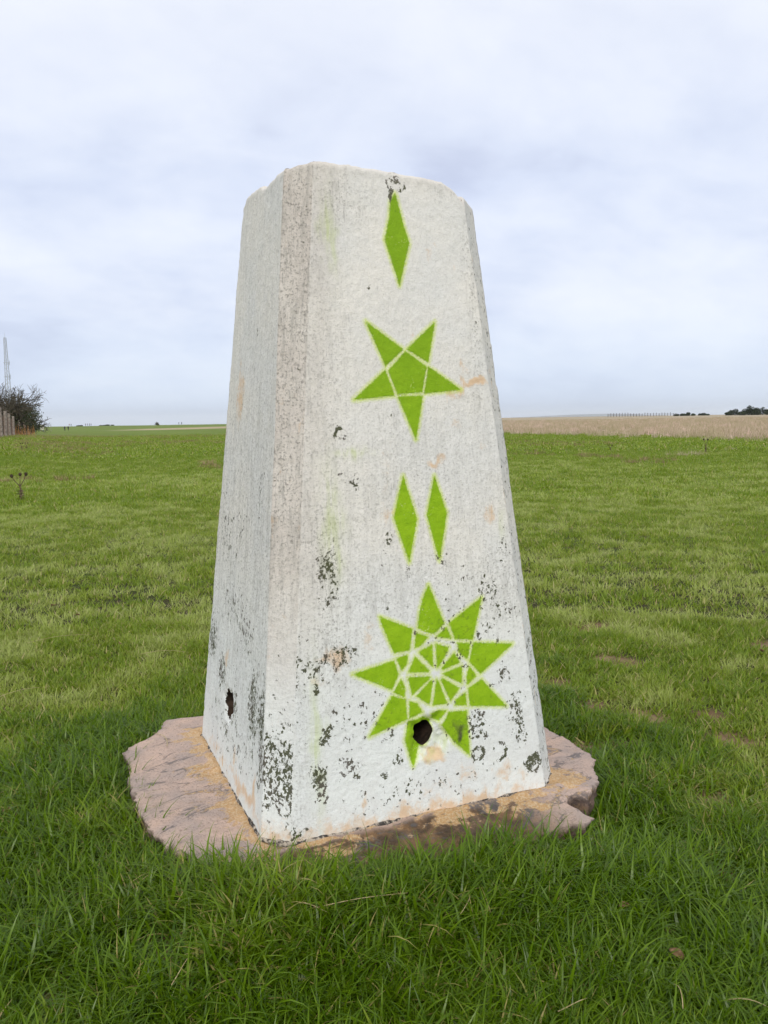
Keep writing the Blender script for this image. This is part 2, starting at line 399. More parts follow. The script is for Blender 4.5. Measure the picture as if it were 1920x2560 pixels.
RPE = [[(.0357, .3148), (.0642, .304), (.0426, .2725), (.0366, .2692)], [(.0742, .2934), (.0849, .2732), (.0479, .2635), (.0458, .268)],
       [(.0893, .2663), (.0867, .2332), (.0508, .2538), (.0475, .2574)], [(.081, .2256), (.0608, .2034), (.0423, .2477), (.047, .2491)],
       [(.0376, .2463), (.0536, .2004), (.0235, .2018), (.0342, .2488)], [(.0239, .2492), (.0259, .2438), (.0167, .2039), (-.0096, .2232)],
       [(-.0244, .26), (.0197, .256), (.0218, .2526), (-.0173, .2264)], [(-.0228, .269), (-.0077, .2965), (.0203, .2672), (.0189, .2637)],
       [(-.0005, .3038), (.0287, .3135), (.0286, .2723), (.0242, .276)]]
def sdf(px, pz, poly):
    d = np.full(len(px), 9.0); ins = np.zeros(len(px), bool); n = len(poly)
    for i in range(n):
        x0, z0 = poly[i]; x1, z1 = poly[(i + 1) % n]; ex, ez = x1 - x0, z1 - z0
        t_ = np.clip(((px - x0) * ex + (pz - z0) * ez) / (ex * ex + ez * ez), 0, 1)
        d = np.minimum(d, np.hypot(px - x0 - t_ * ex, pz - z0 - t_ * ez))
        c = ((z0 > pz) != (z1 > pz)) & (px < (x1 - x0) * (pz - z0) / (z1 - z0 + 1e-12) + x0); ins ^= c
    return np.where(ins, -d, d)
ux, uz = AV[:, 0], AV[:, 2]
fr = np.zeros(len(AV), bool); fr[:NR * NC] = front; fr[NR * NC:] = False
idx = np.where(fr)[0]
allp = DIA + STAR + RPT + RTR + RPE
SD = np.full((len(allp), len(AV)), .2, np.float32)
for k, pl in enumerate(allp): SD[k, idx] = sdf(ux[idx], uz[idx], pl)
paint = SD.min(0)
def blobs(u, v, L):
    m = np.zeros(len(u)); q = np.stack([u * 45, v * 30, u * 0], 1); u = u + .016 * fbm(q, 3, 311); v = v + .022 * fbm(q, 3, 313)
    for a, b, ra, rb, s_ in L: m = np.maximum(m, s_ * np.exp(-(((u - a) / ra) ** 2 + ((v - b) / rb) ** 2)))
    return m
def ringb(u, v, L):
    m = np.zeros(len(u)); q = np.stack([u * 140, v * 140, u * 0], 1); u = u + .0045 * fbm(q, 2, 301); v = v + .0045 * fbm(q, 2, 303); cutr = .72 + .6 * fbm(q * .6, 2, 305)
    for a, b, r0, wd, s_ in L: m = np.maximum(m, s_ * np.exp(-((np.hypot(u - a, v - b) - r0) / wd) ** 2))
    return m * np.clip(cutr, 0, 1)
lich = np.zeros(len(AV)); grime = np.zeros(len(AV)); rust = np.zeros(len(AV)); ghost = np.zeros(len(AV)); warm = np.zeros(len(AV))
u, v = ux[idx], uz[idx]
lf = blobs(u, v, [(.002, 1.163, .018, .012, .80), (-.008, 1.137, .012, .014, 1.1), (-.199, .266, .012, .010, .85), (-.167, .475, .03, .05, .66),
    (-.165, .42, .025, .04, .60), (-.06, .38, .008, .05, .38), (.154, .398, .035, .03, .58), (.186, .362, .04, .025, .5), (-.283, .166, .03, .05, .62),
    (-.283, .08, .028, .035, .62), (-.205, .095, .025, .04, .64), (-.147, .111, .03, .025, .55), (-.063, .167, .010, .014, .7), (-.081, .091, .013, .013, .85),
    (.078, .14, .024, .022, .95), (.117, .154, .028, .035, .60), (.207, .145, .018, .045, .66), (.24, .06, .02, .018, .8), (.177, .237, .018, .020, .66),
    (.2, .179, .02, .02, .55), (-.156, .313, .045, .03, .58), (-.197, .30, .04, .03, .5), (-.191, .188, .014, .018, .75), (-.044, .12, .010, .02, .62),
    (-.24, .30, .05, .12, .36), (.19, .5, .03, .08, .38), (-.02, .46, .01, .03, .5), (.06, .465, .012, .03, .55), (.24, .72, .006, .03, .5), (.155, .9, .01, .02, .5),
    (-.11, .62, .03, .02, .42), (.03, .62, .1, .03, .34), (0, .05, .3, .05, .30), (-.27, .03, .05, .015, .5), (-.12, .2, .2, .08, .30), (.1, .33, .15, .2, .33), (-.06, .97, .01, .01, .45), (-.05, .5, .02, .05, .42)])
lf = np.maximum(lf, ringb(u, v, [(.002, 1.160, .018, .004, .80), (-.129, .707, .009, .0045, 1.05), (-.028, .740, .004, .003, .9), (.113, .097, .012, .005, .85), (.161, .092, .016, .0045, .82), (.24, .058, .016, .005, .8), (-.065, .163, .009, .004, .8)]))
lich[idx] = lf
rust[idx] = np.maximum(blobs(u, v, [(.145, .80, .035, .012, 1), (.10, .775, .02, .02, .7), (.06, 1.03, .012, .03, .55), (.075, 1.05, .012, .012, .6), (.115, 1.0, .01, .01, .6),
    (.015, .88, .008, .02, .6), (.1, .72, .02, .02, .6), (-.03, .56, .03, .01, .5), (.055, .655, .025, .010, .8), (.16, .55, .012, .03, .7), (-.2, .28, .03, .02, .5),
    (-.165, .315, .04, .03, .7), (-.1, .34, .03, .04, .55), (.022, .112, .032, .020, 1.15), (-.12, .05, .012, .03, .8), (.09, .06, .03, .03, .6), (.17, .05, .03, .03, .7), (.02, .05, .1, .03, .5),
    (.22, .04, .03, .03, .6), (-.24, .02, .06, .02, .7), (-.27, .13, .02, .08, .4), (0, .0, .4, .035, .85), (.12, .83, .02, .02, .5), (.15, .68, .02, .02, .5)]), 0)
ghost[idx] = blobs(u, v, [(.045, .135, .018, .016, .9), (.01, .115, .02, .012, .6), (-.128, 1.06, .008, .06, .9), (-.145, 1.07, .008, .05, .5), (-.11, .665, .028, .009, .8), (-.155, .55, .018, .08, .7), (-.14, .49, .012, .03, .8), (-.205, .17, .012, .11, .8), (.19, .53, .014, .03, .4)])
grime[idx] = blobs(u, v, [(-.145, .72, .05, .3, .6), (-.17, .5, .06, .12, 1), (-.11, 1.12, .05, .05, .8), (.0, .6, .4, .25, .45), (.15, .9, .015, .25, .7), (.12, 1.16, .06, .02, .6), (.0, .42, .3, .1, .6), (.18, .42, .1, .1, .8), (-.17, .35, .06, .1, .9)])
allu = np.arange(len(AV)) < NR * NC
fcA = np.concatenate([FC, np.full(len(AV) - NR * NC, 9)])
lm = fcA == 6
yl, zl = AV[lm, 1], AV[lm, 2]
lich[lm] = blobs(yl, zl, [(-.16, .20, .045, .10, .66), (-.225, .19, .03, .10, .70), (-.23, .10, .025, .05, .55), (.10, .20, .04, .05, .62), (-.02, .17, .03, .07, .5), (.2, .25, .05, .06, .6), (.0, .35, .2, .08, .40), (-.1, .33, .06, .06, .45),
    (-.12, .6, .03, .1, .36), (.05, .76, .012, .03, .55), (-.03, .9, .012, .03, .5), (.1, .5, .2, .15, .36), (0, .1, .3, .08, .34)])
grime[lm] = np.clip(.42 + .45 * np.exp(-((zl - .5) / .3) ** 2) - .3 * sst(.25, .05, zl), 0, 1)
rust[lm] = blobs(yl, zl, [(.07, .78, .05, .08, .75), (.2, .72, .05, .1, .5), (.06, .24, .03, .03, .7), (-.05, .06, .015, .04, .7), (-.13, .03, .2, .02, .8), (.1, .03, .2, .03, .6), (-.26, .2, .02, .2, .4), (-.2, .04, .02, .05, .8)])
chm = fcA == 7
grime[chm] = 1.1 * sst(.25, .60, AV[chm, 2]) + .1; warm[chm] = sst(.15, .45, AV[chm, 2]); lich[chm] = .16 + .42 * np.exp(-((AV[chm, 2] - .12) / .08) ** 2); rust[chm] = .30 + .45 * sst(.06, 0, AV[chm, 2])
grime[idx] = np.maximum(grime[idx], .55 * np.exp(-((u + .262 - .11 * v / 1.18) / .03) ** 2)); warm[idx] = .55 * np.exp(-((u + .25 - .11 * v / 1.18) / .035) ** 2) * sst(.2, .45, v)
oth = allu & ~fr & ~lm & ~chm; grime[oth] = .6; lich[oth] = .25; rust[oth] = .25
warm[oth] = .5
edge_r = fcA == 1; rust[edge_r] = .30; lich[edge_r] = .30; grime[edge_r] = .55; warm[edge_r] = .15; grime[edge_r] = .25
topb = np.zeros(len(AV)); topb[:NR * NC] = np.exp(-dt / .012); topb[NR * NC:] = 1

pm = Mat('weathered_white_paint', .85, .25)
aP, aL, aG, aR, aH, aW, aT = [pm.attr(k) for k in ('paint', 'lichen', 'grime', 'rust', 'ghost', 'warm', 'topw')]
sz = pm.node('ShaderNodeSeparateXYZ'); pm.l.new(pm.co(), sz.inputs[0]); zc_ = sz.outputs[2]
st = pm.mapping((95, 95, 3.2)); strk = pm.noise(1, 5, .62, st)
st2 = pm.mapping((300, 300, 14)); strk2 = pm.noise(1, 4, .65, st2)
n_lo = pm.noise(5, 5, .55); n_mid = pm.noise(38, 5, .6); n_hi = pm.noise(210, 4, .65); n_gr = pm.noise(620, 3, .6)
col = pm.mix(pm.ss(zc_, .16, .55), (.82, .845, .82), (.81, .78, .72))
col = pm.mix(pm.math('MULTIPLY', pm.ss(n_lo, .4, .65), .5), col, (.72, .73, .725))
col = pm.mix(pm.math('MULTIPLY', pm.ss(n_mid, .45, .7), .35), col, (.74, .73, .70))
col = pm.mix(pm.math('MULTIPLY', aW, pm.ss(n_lo, .25, .6, .22, .68)), col, (.54, .465, .40))
# dirt in streaks and grain
gm = pm.math('MULTIPLY', aG, pm.ss(strk, .42, .68))
col = pm.mix(pm.math('MULTIPLY', gm, .40), col, (.30, .29, .26))
col = pm.mix(pm.math('MULTIPLY', pm.math('MULTIPLY', pm.math('ADD', aG, .25), pm.ss(strk2, .54, .70)), .42), col, (.27, .26, .24))
col = pm.mix(pm.math('MULTIPLY', pm.math('ADD', pm.math('MULTIPLY', aG, .62), .10), pm.ss(n_hi, .50, .66)), col, (.24, .225, .20))
col = pm.mix(pm.math('MULTIPLY', pm.ss(n_gr, .56, .72), .36), col, (.30, .29, .27))
# flat stains of rust and algae
aR = pm.math('ADD', aR, pm.math('MULTIPLY', pm.ss(pm.noise(1, 4, .6, pm.mapping((34, 34, 2.2))), .56, .74), .42))
rn = pm.ss(pm.math('ADD', pm.math('MULTIPLY', aR, .62), pm.math('MULTIPLY', pm.noise(60, 7, .75, dist=.5), .80)), .64, .98)
col = pm.mix(pm.math('MULTIPLY', rn, .72), col, (.70, .44, .215))
col = pm.mix(pm.math('MULTIPLY', pm.math('MULTIPLY', aH, pm.ss(strk, .3, .6)), .62), col, (.50, .60, .16))
# green stencil paint: signed distance with sprayed edge
ed = pm.math('ADD', aP, pm.math('MULTIPLY', pm.math('SUBTRACT', pm.noise(330, 3, .6), .5), .0062))
halo = pm.math('MULTIPLY', pm.ss(ed, .0095, 0.0), pm.ss(pm.noise(420, 3, .6), .20, .58))
col = pm.mix(pm.math('MULTIPLY', halo, .82), col, (.58, .70, .09))
gcol_ = pm.mix(pm.ss(n_mid, .35, .7), (.245, .435, .006), (.30, .50, .010))
gcol_ = pm.mix(pm.math('MULTIPLY', pm.ss(zc_, .45, 1.0), .55), gcol_, (.19, .34, .012))
gcol_ = pm.mix(pm.math('MULTIPLY', pm.ss(n_hi, .55, .72), .35), gcol_, (.16, .30, .01))
chipped = pm.math('SUBTRACT', 1.0, pm.math('MULTIPLY', pm.ss(pm.math('ADD', pm.math('MULTIPLY', pm.noise(300, 4, .7), .7), pm.math('MULTIPLY', pm.noise(30, 3, .6), .4)), .685, .72), .75))
col = pm.mix(pm.math('MULTIPLY', pm.ss(ed, .0021, -.0016), chipped), col, gcol_)
# lichen flakes
wv = pm.node('ShaderNodeTexNoise'); wv.inputs['Scale'].default_value = 190; wv.inputs['Detail'].default_value = 3; pm.l.new(pm.co(), wv.inputs['Vector'])
wa = pm.node('ShaderNodeVectorMath', operation='MULTIPLY_ADD'); pm.l.new(wv.outputs['Color'], wa.inputs[0]); wa.inputs[1].default_value = (.009, .009, .009); pm.l.new(pm.mapping((1, 1, .75)), wa.inputs[2])
fl = pm.vor(235, wa.outputs[0], 'F1', 'Color')
fls = pm.node('ShaderNodeSeparateColor'); pm.l.new(fl, fls.inputs[0])
lsum = pm.math('ADD', pm.math('MULTIPLY', fls.outputs[0], .55), pm.math('MULTIPLY', pm.noise(80, 5, .68), .85))
lmask = pm.ss(pm.math('SUBTRACT', lsum, pm.math('SUBTRACT', 1.175, pm.math('MULTIPLY', pm.math('MULTIPLY', aL, pm.ss(pm.noise(26, 3, .6), .3, .6, .80, 1.08)), pm.ss(zc_, .22, .42, .85, .72)))), 0, .035)
lmask2 = pm.ss(pm.math('SUBTRACT', pm.math('ADD', pm.math('MULTIPLY', pm.noise(240, 4, .72), .95), pm.math('MULTIPLY', aL, .42)), .775), 0, .02)
lcol = pm.mix(pm.ss(pm.noise(400, 3), .4, .6), (.034, .040, .014), (.095, .100, .045))
lcol = pm.mix(pm.ss(pm.noise(20, 2), .45, .65), lcol, (.095, .080, .062))
lm_ = pm.math('MAXIMUM', lmask, lmask2)
col = pm.mix(pm.math('MULTIPLY', lm_, pm.math('SUBTRACT', .95, pm.math('MULTIPLY', pm.ss(aP, .002, -.002), pm.ss(aL, .95, .6, 0, .72)))), col, lcol)
col = pm.mix(pm.math('MULTIPLY', aT, .5), col, (.55, .50, .45))
pm.color(col)
hb = pm.math('ADD', pm.math('MULTIPLY', n_hi, .6), pm.math('ADD', pm.math('MULTIPLY', n_gr, .7), pm.math('MULTIPLY', n_mid, .35)))
pm.bump(pm.math('ADD', hb, pm.math('MULTIPLY', lm_, .35)), .8, .0020)
pm.b.inputs['Roughness'].default_value = .8

pillar = empty('trig_point', (0, 0, 0))
tag(pillar, 'tall tapering white painted concrete survey pillar stencilled with lime green stars, on a broken slab', 'pillar', None, 'thing')
ATT = dict(paint=paint, lichen=lich, grime=grime, rust=rust, ghost=ghost, warm=warm, topw=topb)
def submesh(name, quads, parent, mat, off=0.0):
    ids, inv = np.unique(quads.ravel(), return_inverse=True)
    V = AV[ids].copy()
    if off: V[:, :] += fn[0] * off
    o = fastmesh(name, V, inv.reshape(-1, 4), mat, parent)
    for k, a in ATT.items(): fattr(o, k, a[ids])
    return o
hm_full = np.zeros(len(AV), bool); hm_full[:NR * NC] = hmask
hm2_full = np.zeros(len(AV), bool); hm2_full[:NR * NC] = hmask2
h1 = hm_full[QU].any(1); h2 = hm2_full[QU].any(1)
shaft = submesh('shaft', QU[~h1 & ~h2], pillar, pm.m)
tt_ = [tuple(q[:3]) for q in QT]
cap = mesh('cap_centre', [AV[i] for i in range(lr, lr + NC)] + [AV[tipi]], [(j, (j + 1) % NC, NC) for j in range(NC)], pm.m, pillar, True)
dk = Mat('shade_dark_bare_concrete', .9, .2); dk.color(dk.mix(dk.ss(dk.noise(60), .4, .6), (.022, .015, .010), (.05, .032, .022))); dk.bump(dk.noise(150), .6, .004)  # bare concrete coloured near black, standing in for shade inside the holes
dk.m.name = 'shade_dark_bare_concrete'
o = submesh('round_hole', QU[h1], pillar, dk.m)
o['label'] = 'round hole low in the front face, its rim broken away'
o = submesh('side_hole', QU[h2], pillar, dk.m); o['label'] = 'rough hole low in the left face'
def patch(name, k, parent, label=None):
    m = (SD[k][QU] < .0006).all(1) & ~h1
    o = submesh(name, QU[m], parent, pm.m, .0004)
    if label: o['label'] = label
    return o
patch('painted_diamond', 0, pillar, 'green diamond near the top, its tip under lichen')
patch('painted_diamond', 1, pillar, 'left one of the two green diamonds side by side')
patch('painted_diamond', 2, pillar, 'right one of the two green diamonds side by side')
def grp(name, label):
    e_ = empty(name, (0, 0, 0)); e_.parent = pillar; e_['label'] = label; return e_
st5 = patch('painted_star', 8, pillar, 'green five pointed star with its lowest point downward')
for k in range(3, 8): patch('star_point', k, st5)
st9 = submesh('painted_rosette', QU[(((AV[QU][:, :, 0] - .0365) ** 2 + (AV[QU][:, :, 2] - .2565) ** 2) < .0085 ** 2).all(1) & fr[QU].all(1)], pillar, pm.m, .0004)
st9['label'] = 'green nine pointed star around the hole at the bottom'
for k in range(9, 18): patch('star_point', k, st9)
for k in range(18, 27): patch('star_notch', k, st9)
for k in range(27, 36): patch('star_petal', k, st9)

# foundation slab
SP = np.array(SLAB)
def slab_r(th_):
    best = 0; d = np.array([math.cos(th_), math.sin(th_)])
    for i in range(len(SP)):
        a, b = SP[i], SP[(i + 1) % len(SP)]; e_ = b - a; den = d[0] * e_[1] - d[1] * e_[0]
        if abs(den) < 1e-9: continue
        t_ = (a[0] * e_[1] - a[1] * e_[0]) / den; s_ = (a[0] * d[1] - a[1] * d[0]) / den
        if t_ > 0 and -1e-6 <= s_ <= 1 + 1e-6: best = max(best, t_)
    return best
NS = 900
ths = np.linspace(0, 2 * np.pi, NS, endpoint=False); rads = np.array([slab_r(t_) for t_ in ths])
er = fbm(np.stack([np.cos(ths) * 9, np.sin(ths) * 9, ths * 0], 1), 4, 71)
rads = rads * (1 + .016 * er + .012 * fbm(np.stack([np.cos(ths) * 30, np.sin(ths) * 30, ths * 0], 1), 3, 72))
fr_ = np.concatenate([np.linspace(.35, .985, 90), [.993, .998, 1.0, 1.0, .998, .993, .985, .97, .95]])
dz_ = np.concatenate([np.zeros(90), [-.001, -.003, -.007, -.015, -.026, -.038, -.052, -.07, -.12]])
SV = []
for a, dz in zip(fr_, dz_):
    SV.append(np.stack([np.cos(ths) * rads * a, np.sin(ths) * rads * a, np.full(NS, dz)], 1))
SV = np.concatenate(SV)
tp = np.repeat(dz_ > -.0005, NS)
xs, ys = SV[:, 0], SV[:, 1]
slope = -.026 * sst(-.31, -.42, ys) * sst(.30, .1, xs) - .012 * sst(-.33, -.50, xs) - .006 * sst(.33, .46, xs)
SV[:, 2] += slope + .006 * fbm(SV * np.array([7, 7, 0]), 3, 73) + .0035 * fbm(SV * np.array([28, 44, 0]) + 3, 4, 75)
rim = np.clip(1 - np.abs(np.maximum(np.abs(xs), np.abs(ys)) - B0 - .006) / .016, 0, 1)
SV[:, 2] += rim * (.006 + .006 * fbm(SV * 45, 2, 77))
nr = np.stack([np.cos(np.tile(ths, len(fr_))), np.sin(np.tile(ths, len(fr_))), 0 * xs], 1)
sidew = np.repeat(dz_ < -.002, NS)
SV += nr * (np.where(sidew, .024, 0) * fbm(SV * 26, 4, 79) + np.where(sidew, .006, 0) * fbm(SV * 90, 2, 80))[:, None]
ns = len(fr_); ii = np.arange(ns - 1)[:, None] * NS; jj = np.arange(NS)[None, :]
SQ = np.stack([ii + jj, ii + NS + jj, ii + NS + (jj + 1) % NS, ii + (jj + 1) % NS], -1).reshape(-1, 4)
sm_ = Mat('pink_stone_slab', .7, .35)
sa, sf, ss2 = sm_.attr('nearbase'), sm_.attr('frontwet'), sm_.attr('side')
s1 = sm_.noise(9, 6, .6); s2 = sm_.noise(45, 6, .65); s3 = sm_.noise(230, 4, .6); s4 = sm_.noise(1, 7, .72, vec=sm_.mapping((11, 24, 18)), dist=1.2)
sc = sm_.mix(sm_.ss(s1, .35, .65), (.60, .44, .36), (.43, .345, .31))
sc = sm_.mix(sm_.math('MULTIPLY', sm_.ss(s3, .5, .7), .5), sc, (.17, .12, .10))
sc = sm_.mix(sm_.math('MULTIPLY', sm_.ss(s2, .58, .7), .5), sc, (.47, .33, .24))
wet = sm_.mix(sm_.ss(s2, .35, .65), (.065, .040, .022), (.20, .115, .055))
sc = sm_.mix(sm_.math('MULTIPLY', sf, sm_.ss(s1, .2, .5, .8, 1)), sc, wet)
gy_ = sm_.ss(sm_.math('ADD', s4, sm_.math('MULTIPLY', sa, .10)), .57, .62)
sc = sm_.mix(sm_.math('MULTIPLY', gy_, .7), sc, (.10, .10, .105))
orx = sm_.ss(sm_.math('ADD', sm_.math('MULTIPLY', s4, .5), sm_.math('ADD', sm_.math('MULTIPLY', s2, .35), sm_.math('MULTIPLY', sa, sm_.ss(sm_.noise(6, 4, .6), .36, .58, .10, .30)))), .54, .60)
sc = sm_.mix(sm_.math('MULTIPLY', orx, .85), sc, sm_.mix(sm_.ss(s3, .35, .6), (.66, .50, .31), (.55, .33, .14)))
sc = sm_.mix(sm_.math('MULTIPLY', ss2, .8), sc, sm_.mix(sm_.ss(s2, .4, .6), (.075, .045, .035), (.16, .10, .075)))
sm_.color(sc); sm_.bump(sm_.math('ADD', sm_.math('ADD', sm_.math('MULTIPLY', s3, .9), sm_.math('MULTIPLY', sm_.noise(520, 3, .6), .4)), s2), .85, .006)
sm_.put(sm_.b.inputs['Roughness'], sm_.math('SUBTRACT', .85, sm_.math('MULTIPLY', sf, .4)))
slab = fastmesh('foundation_slab', SV, SQ, sm_.m, pillar)
slab['label'] = 'broken pinkish stone foundation slab flush with the turf'
db = np.maximum(np.abs(xs), np.abs(ys)) - B0
fattr(slab, 'nearbase', np.exp(-np.clip(db, 0, 1) / .055))
fattr(slab, 'frontwet', sst(-.306, -.325, ys) * sst(.27, .14, xs) * sst(-.36, -.28, xs))
fattr(slab, 'side', sst(-.004, -.014, np.repeat(dz_, NS)))
# mortar bead round the foot of the shaft: broken grey beads
mv = Mat('grey_mortar', .9, .2); mv.color(mv.mix(mv.ss(mv.noise(70, 5, .7), .44, .58), (.050, .045, .042), (.46, .40, .33))); mv.bump(mv.noise(200), .7, .004)
MP = []
per = []
for k in range(8):
    a, b = RB[k], RB[(k + 1) % 8]; n_ = max(2, int(np.linalg.norm(b - a) / .004))
    for i in range(n_): per.append(a + (b - a) * i / n_)
per = np.array(per); nm = len(per); dirn = per / np.linalg.norm(per, axis=1)[:, None]
sg = fbm(np.column_stack([per * 40, np.zeros(nm)]), 3, 91)
for k in range(6):
    a_ = math.pi * k / 5
    rad_ = .0048 + .0035 * sg
    MP.append(np.column_stack([per + dirn * (-.002 + np.cos(a_) * -rad_ + rad_ * .2)[:, None], np.full(nm, -.003) + np.sin(a_) * rad_ * 1.2 + .004]))
MP = np.concatenate(MP); MP += .0016 * np.stack([fbm(MP * 150, 2, 93), fbm(MP * 150, 2, 95), fbm(MP * 150, 2, 97)], 1)
ii = np.arange(5)[:, None] * nm; jj = np.arange(nm)[None, :]
fastmesh('mortar_joint', MP, np.stack([ii + jj, ii + nm + jj, ii + nm + (jj + 1) % nm, ii + (jj + 1) % nm], -1).reshape(-1, 4), mv.m, pillar)

# ------------------------------------------------------------------ grass
def blade_mat(name, lo, hi, dry, dryfrac, dew_sheen=0.0, rough=.45):
    m = Mat(name, rough, .35); m.b.inputs['Subsurface Weight'].default_value = 0
    bv = m.attr('bv'); bh = m.attr('bh'); ti = m.attr('tint', 'INSTANCER')
    c = m.mix(bv, lo, hi)
    c = m.mix(m.math('MULTIPLY', m.ss(ti, .45, 1), .75), c, (hi[0] * 1.5, hi[1] * 1.28, hi[2] * 1.7))
    c = m.mix(m.ss(m.math('ADD', bv, m.math('MULTIPLY', ti, .10)), 1.0 - dryfrac, 1.02 - dryfrac), c, dry)
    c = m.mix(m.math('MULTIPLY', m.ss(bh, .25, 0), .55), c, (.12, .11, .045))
    if dew_sheen: c = m.mix(m.math('MULTIPLY', m.ss(ti, .62, .95), dew_sheen), c, (.40, .46, .25))  # whitish sheen of the dewy turf painted into the blade colour
    m.color(c)
    tr = m.node('ShaderNodeBsdfTranslucent'); m.put(tr.inputs[0], m.mix(.5, c, (hi[0] * 1.4, hi[1] * 1.5, hi[2])))
    ms = m.node('ShaderNodeMixShader'); ms.inputs[0].default_value = .33
    m.l.new(m.b.outputs[0], ms.inputs[1]); m.l.new(tr.outputs[0], ms.inputs[2])
    m.l.new(ms.outputs[0], m.n['Material Output'].inputs[0])
    return m.m
def clump(name, n, spread, h0, h1, wd, lean, curl, mat, seed, segs=4):
    r = np.random.default_rng(seed); V = []; F = []; A = []; Hh = []
    for i in range(n):
        a = r.uniform(0, 2 * np.pi); d = spread * math.sqrt(r.uniform()); bx, by = d * math.cos(a), d * math.sin(a)
        az = r.uniform(0, 2 * np.pi); h = r.uniform(h0, h1); w_ = wd * r.uniform(.7, 1.3)
        ln = abs(r.normal(lean, lean * .5)); cu = r.uniform(.3, 1) * curl
        dx, dy = math.cos(az), math.sin(az); tw = az + math.pi / 2 + r.uniform(-.6, .6)
        sx, sy = math.cos(tw), math.sin(tw); b = r.uniform()
        px, py, pz = bx, by, -.006; an = ln; st_ = h / segs; v0 = len(V)
        for s in range(segs + 1):
            t_ = s / segs; ww = w_ * (1 - t_ ** 2.2) * .5 * (.75 + .5 * math.sin(math.pi * min(1, t_ + .2)))
            if s < segs:
                V.append((px - sx * ww, py - sy * ww, pz)); V.append((px + sx * ww, py + sy * ww, pz)); A += [b, b]; Hh += [t_, t_]
            else: V.append((px, py, pz)); A.append(b); Hh.append(t_)
            an += cu / segs * (0.5 + t_)
            px += dx * math.sin(an) * st_; py += dy * math.sin(an) * st_; pz += math.cos(an) * st_
        for s in range(segs - 1):
            q = v0 + s * 2; F.append((q, q + 1, q + 3, q + 2))
        q = v0 + (segs - 1) * 2; F.append((q, q + 1, q + 2))
    m = bpy.data.meshes.new(name); m.from_pydata(V, [], F); m.materials.append(mat)
    m.polygons.foreach_set('use_smooth', [True] * len(m.polygons))
    for nm_, vals in (('bv', A), ('bh', Hh)):
        a = m.attributes.new(nm_, 'FLOAT', 'POINT'); a.data.foreach_set('value', vals)
    return bpy.data.objects.new(name, m)
def scatter(name, coll, x, y, z, rot, scl, idx_, tint, label, cat):
    n = len(x); m = bpy.data.meshes.new(name); m.vertices.add(n)
    m.vertices.foreach_set('co', np.stack([x, y, z], 1).astype(np.float32).ravel())
    o = bpy.data.objects.new(name, m); COL.objects.link(o)
    a = m.attributes.new('rot', 'FLOAT_VECTOR', 'POINT'); a.data.foreach_set('vector', rot.astype(np.float32).ravel())
    a = m.attributes.new('scl', 'FLOAT_VECTOR', 'POINT'); a.data.foreach_set('vector', scl.astype(np.float32).ravel())
    a = m.attributes.new('tint', 'FLOAT', 'POINT'); a.data.foreach_set('value', tint.astype(np.float32))
    a = m.attributes.new('pick', 'INT', 'POINT'); a.data.foreach_set('value', idx_.astype(np.int32))
    t = bpy.data.node_groups.new(name, 'GeometryNodeTree')
    t.interface.new_socket('Geometry', in_out='INPUT', socket_type='NodeSocketGeometry')
    t.interface.new_socket('Geometry', in_out='OUTPUT', socket_type='NodeSocketGeometry')
    gi = t.nodes.new('NodeGroupInput'); go = t.nodes.new('NodeGroupOutput')
    iop = t.nodes.new('GeometryNodeInstanceOnPoints'); ci = t.nodes.new('GeometryNodeCollectionInfo')
    ci.inputs[0].default_value = coll; ci.inputs['Separate Children'].default_value = True; ci.inputs['Reset Children'].default_value = True
    iop.inputs['Pick Instance'].default_value = True
    def na(nm_, ty):
        k = t.nodes.new('GeometryNodeInputNamedAttribute'); k.data_type = ty; k.inputs[0].default_value = nm_; return k.outputs['Attribute']
    t.links.new(gi.outputs[0], iop.inputs['Points']); t.links.new(ci.outputs[0], iop.inputs['Instance'])
    t.links.new(na('pick', 'INT'), iop.inputs['Instance Index'])
    e2r = t.nodes.new('FunctionNodeEulerToRotation'); t.links.new(na('rot', 'FLOAT_VECTOR'), e2r.inputs[0]); t.links.new(e2r.outputs[0], iop.inputs['Rotation'])
    t.links.new(na('scl', 'FLOAT_VECTOR'), iop.inputs['Scale']); t.links.new(iop.outputs[0], go.inputs[0])
    md = o.modifiers.new('scatter', 'NODES'); md.node_group = t
    tag(o, label, cat, kind='stuff'); return o
def ingroup(name, objs):
    c = bpy.data.collections.new(name)
    for o in objs: c.objects.link(o)
    return c
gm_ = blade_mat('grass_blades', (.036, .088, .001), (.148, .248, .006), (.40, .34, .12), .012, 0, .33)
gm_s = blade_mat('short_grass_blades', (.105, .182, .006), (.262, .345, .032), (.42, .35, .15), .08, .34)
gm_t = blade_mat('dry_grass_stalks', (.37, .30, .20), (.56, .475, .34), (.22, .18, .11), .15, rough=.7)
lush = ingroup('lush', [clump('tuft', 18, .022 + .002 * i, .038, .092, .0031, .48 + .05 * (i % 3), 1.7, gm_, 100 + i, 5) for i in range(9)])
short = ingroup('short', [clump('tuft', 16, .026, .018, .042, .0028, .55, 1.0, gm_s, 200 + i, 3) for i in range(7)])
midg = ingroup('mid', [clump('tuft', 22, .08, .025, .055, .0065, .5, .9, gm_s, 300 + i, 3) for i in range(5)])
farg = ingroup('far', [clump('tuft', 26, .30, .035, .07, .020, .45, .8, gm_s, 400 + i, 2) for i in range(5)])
tanc = ingroup('tan', [clump('tuft', 70, .34, .16, .40, .012, .22, .7, gm_t, 500 + i, 3) for i in range(5)])

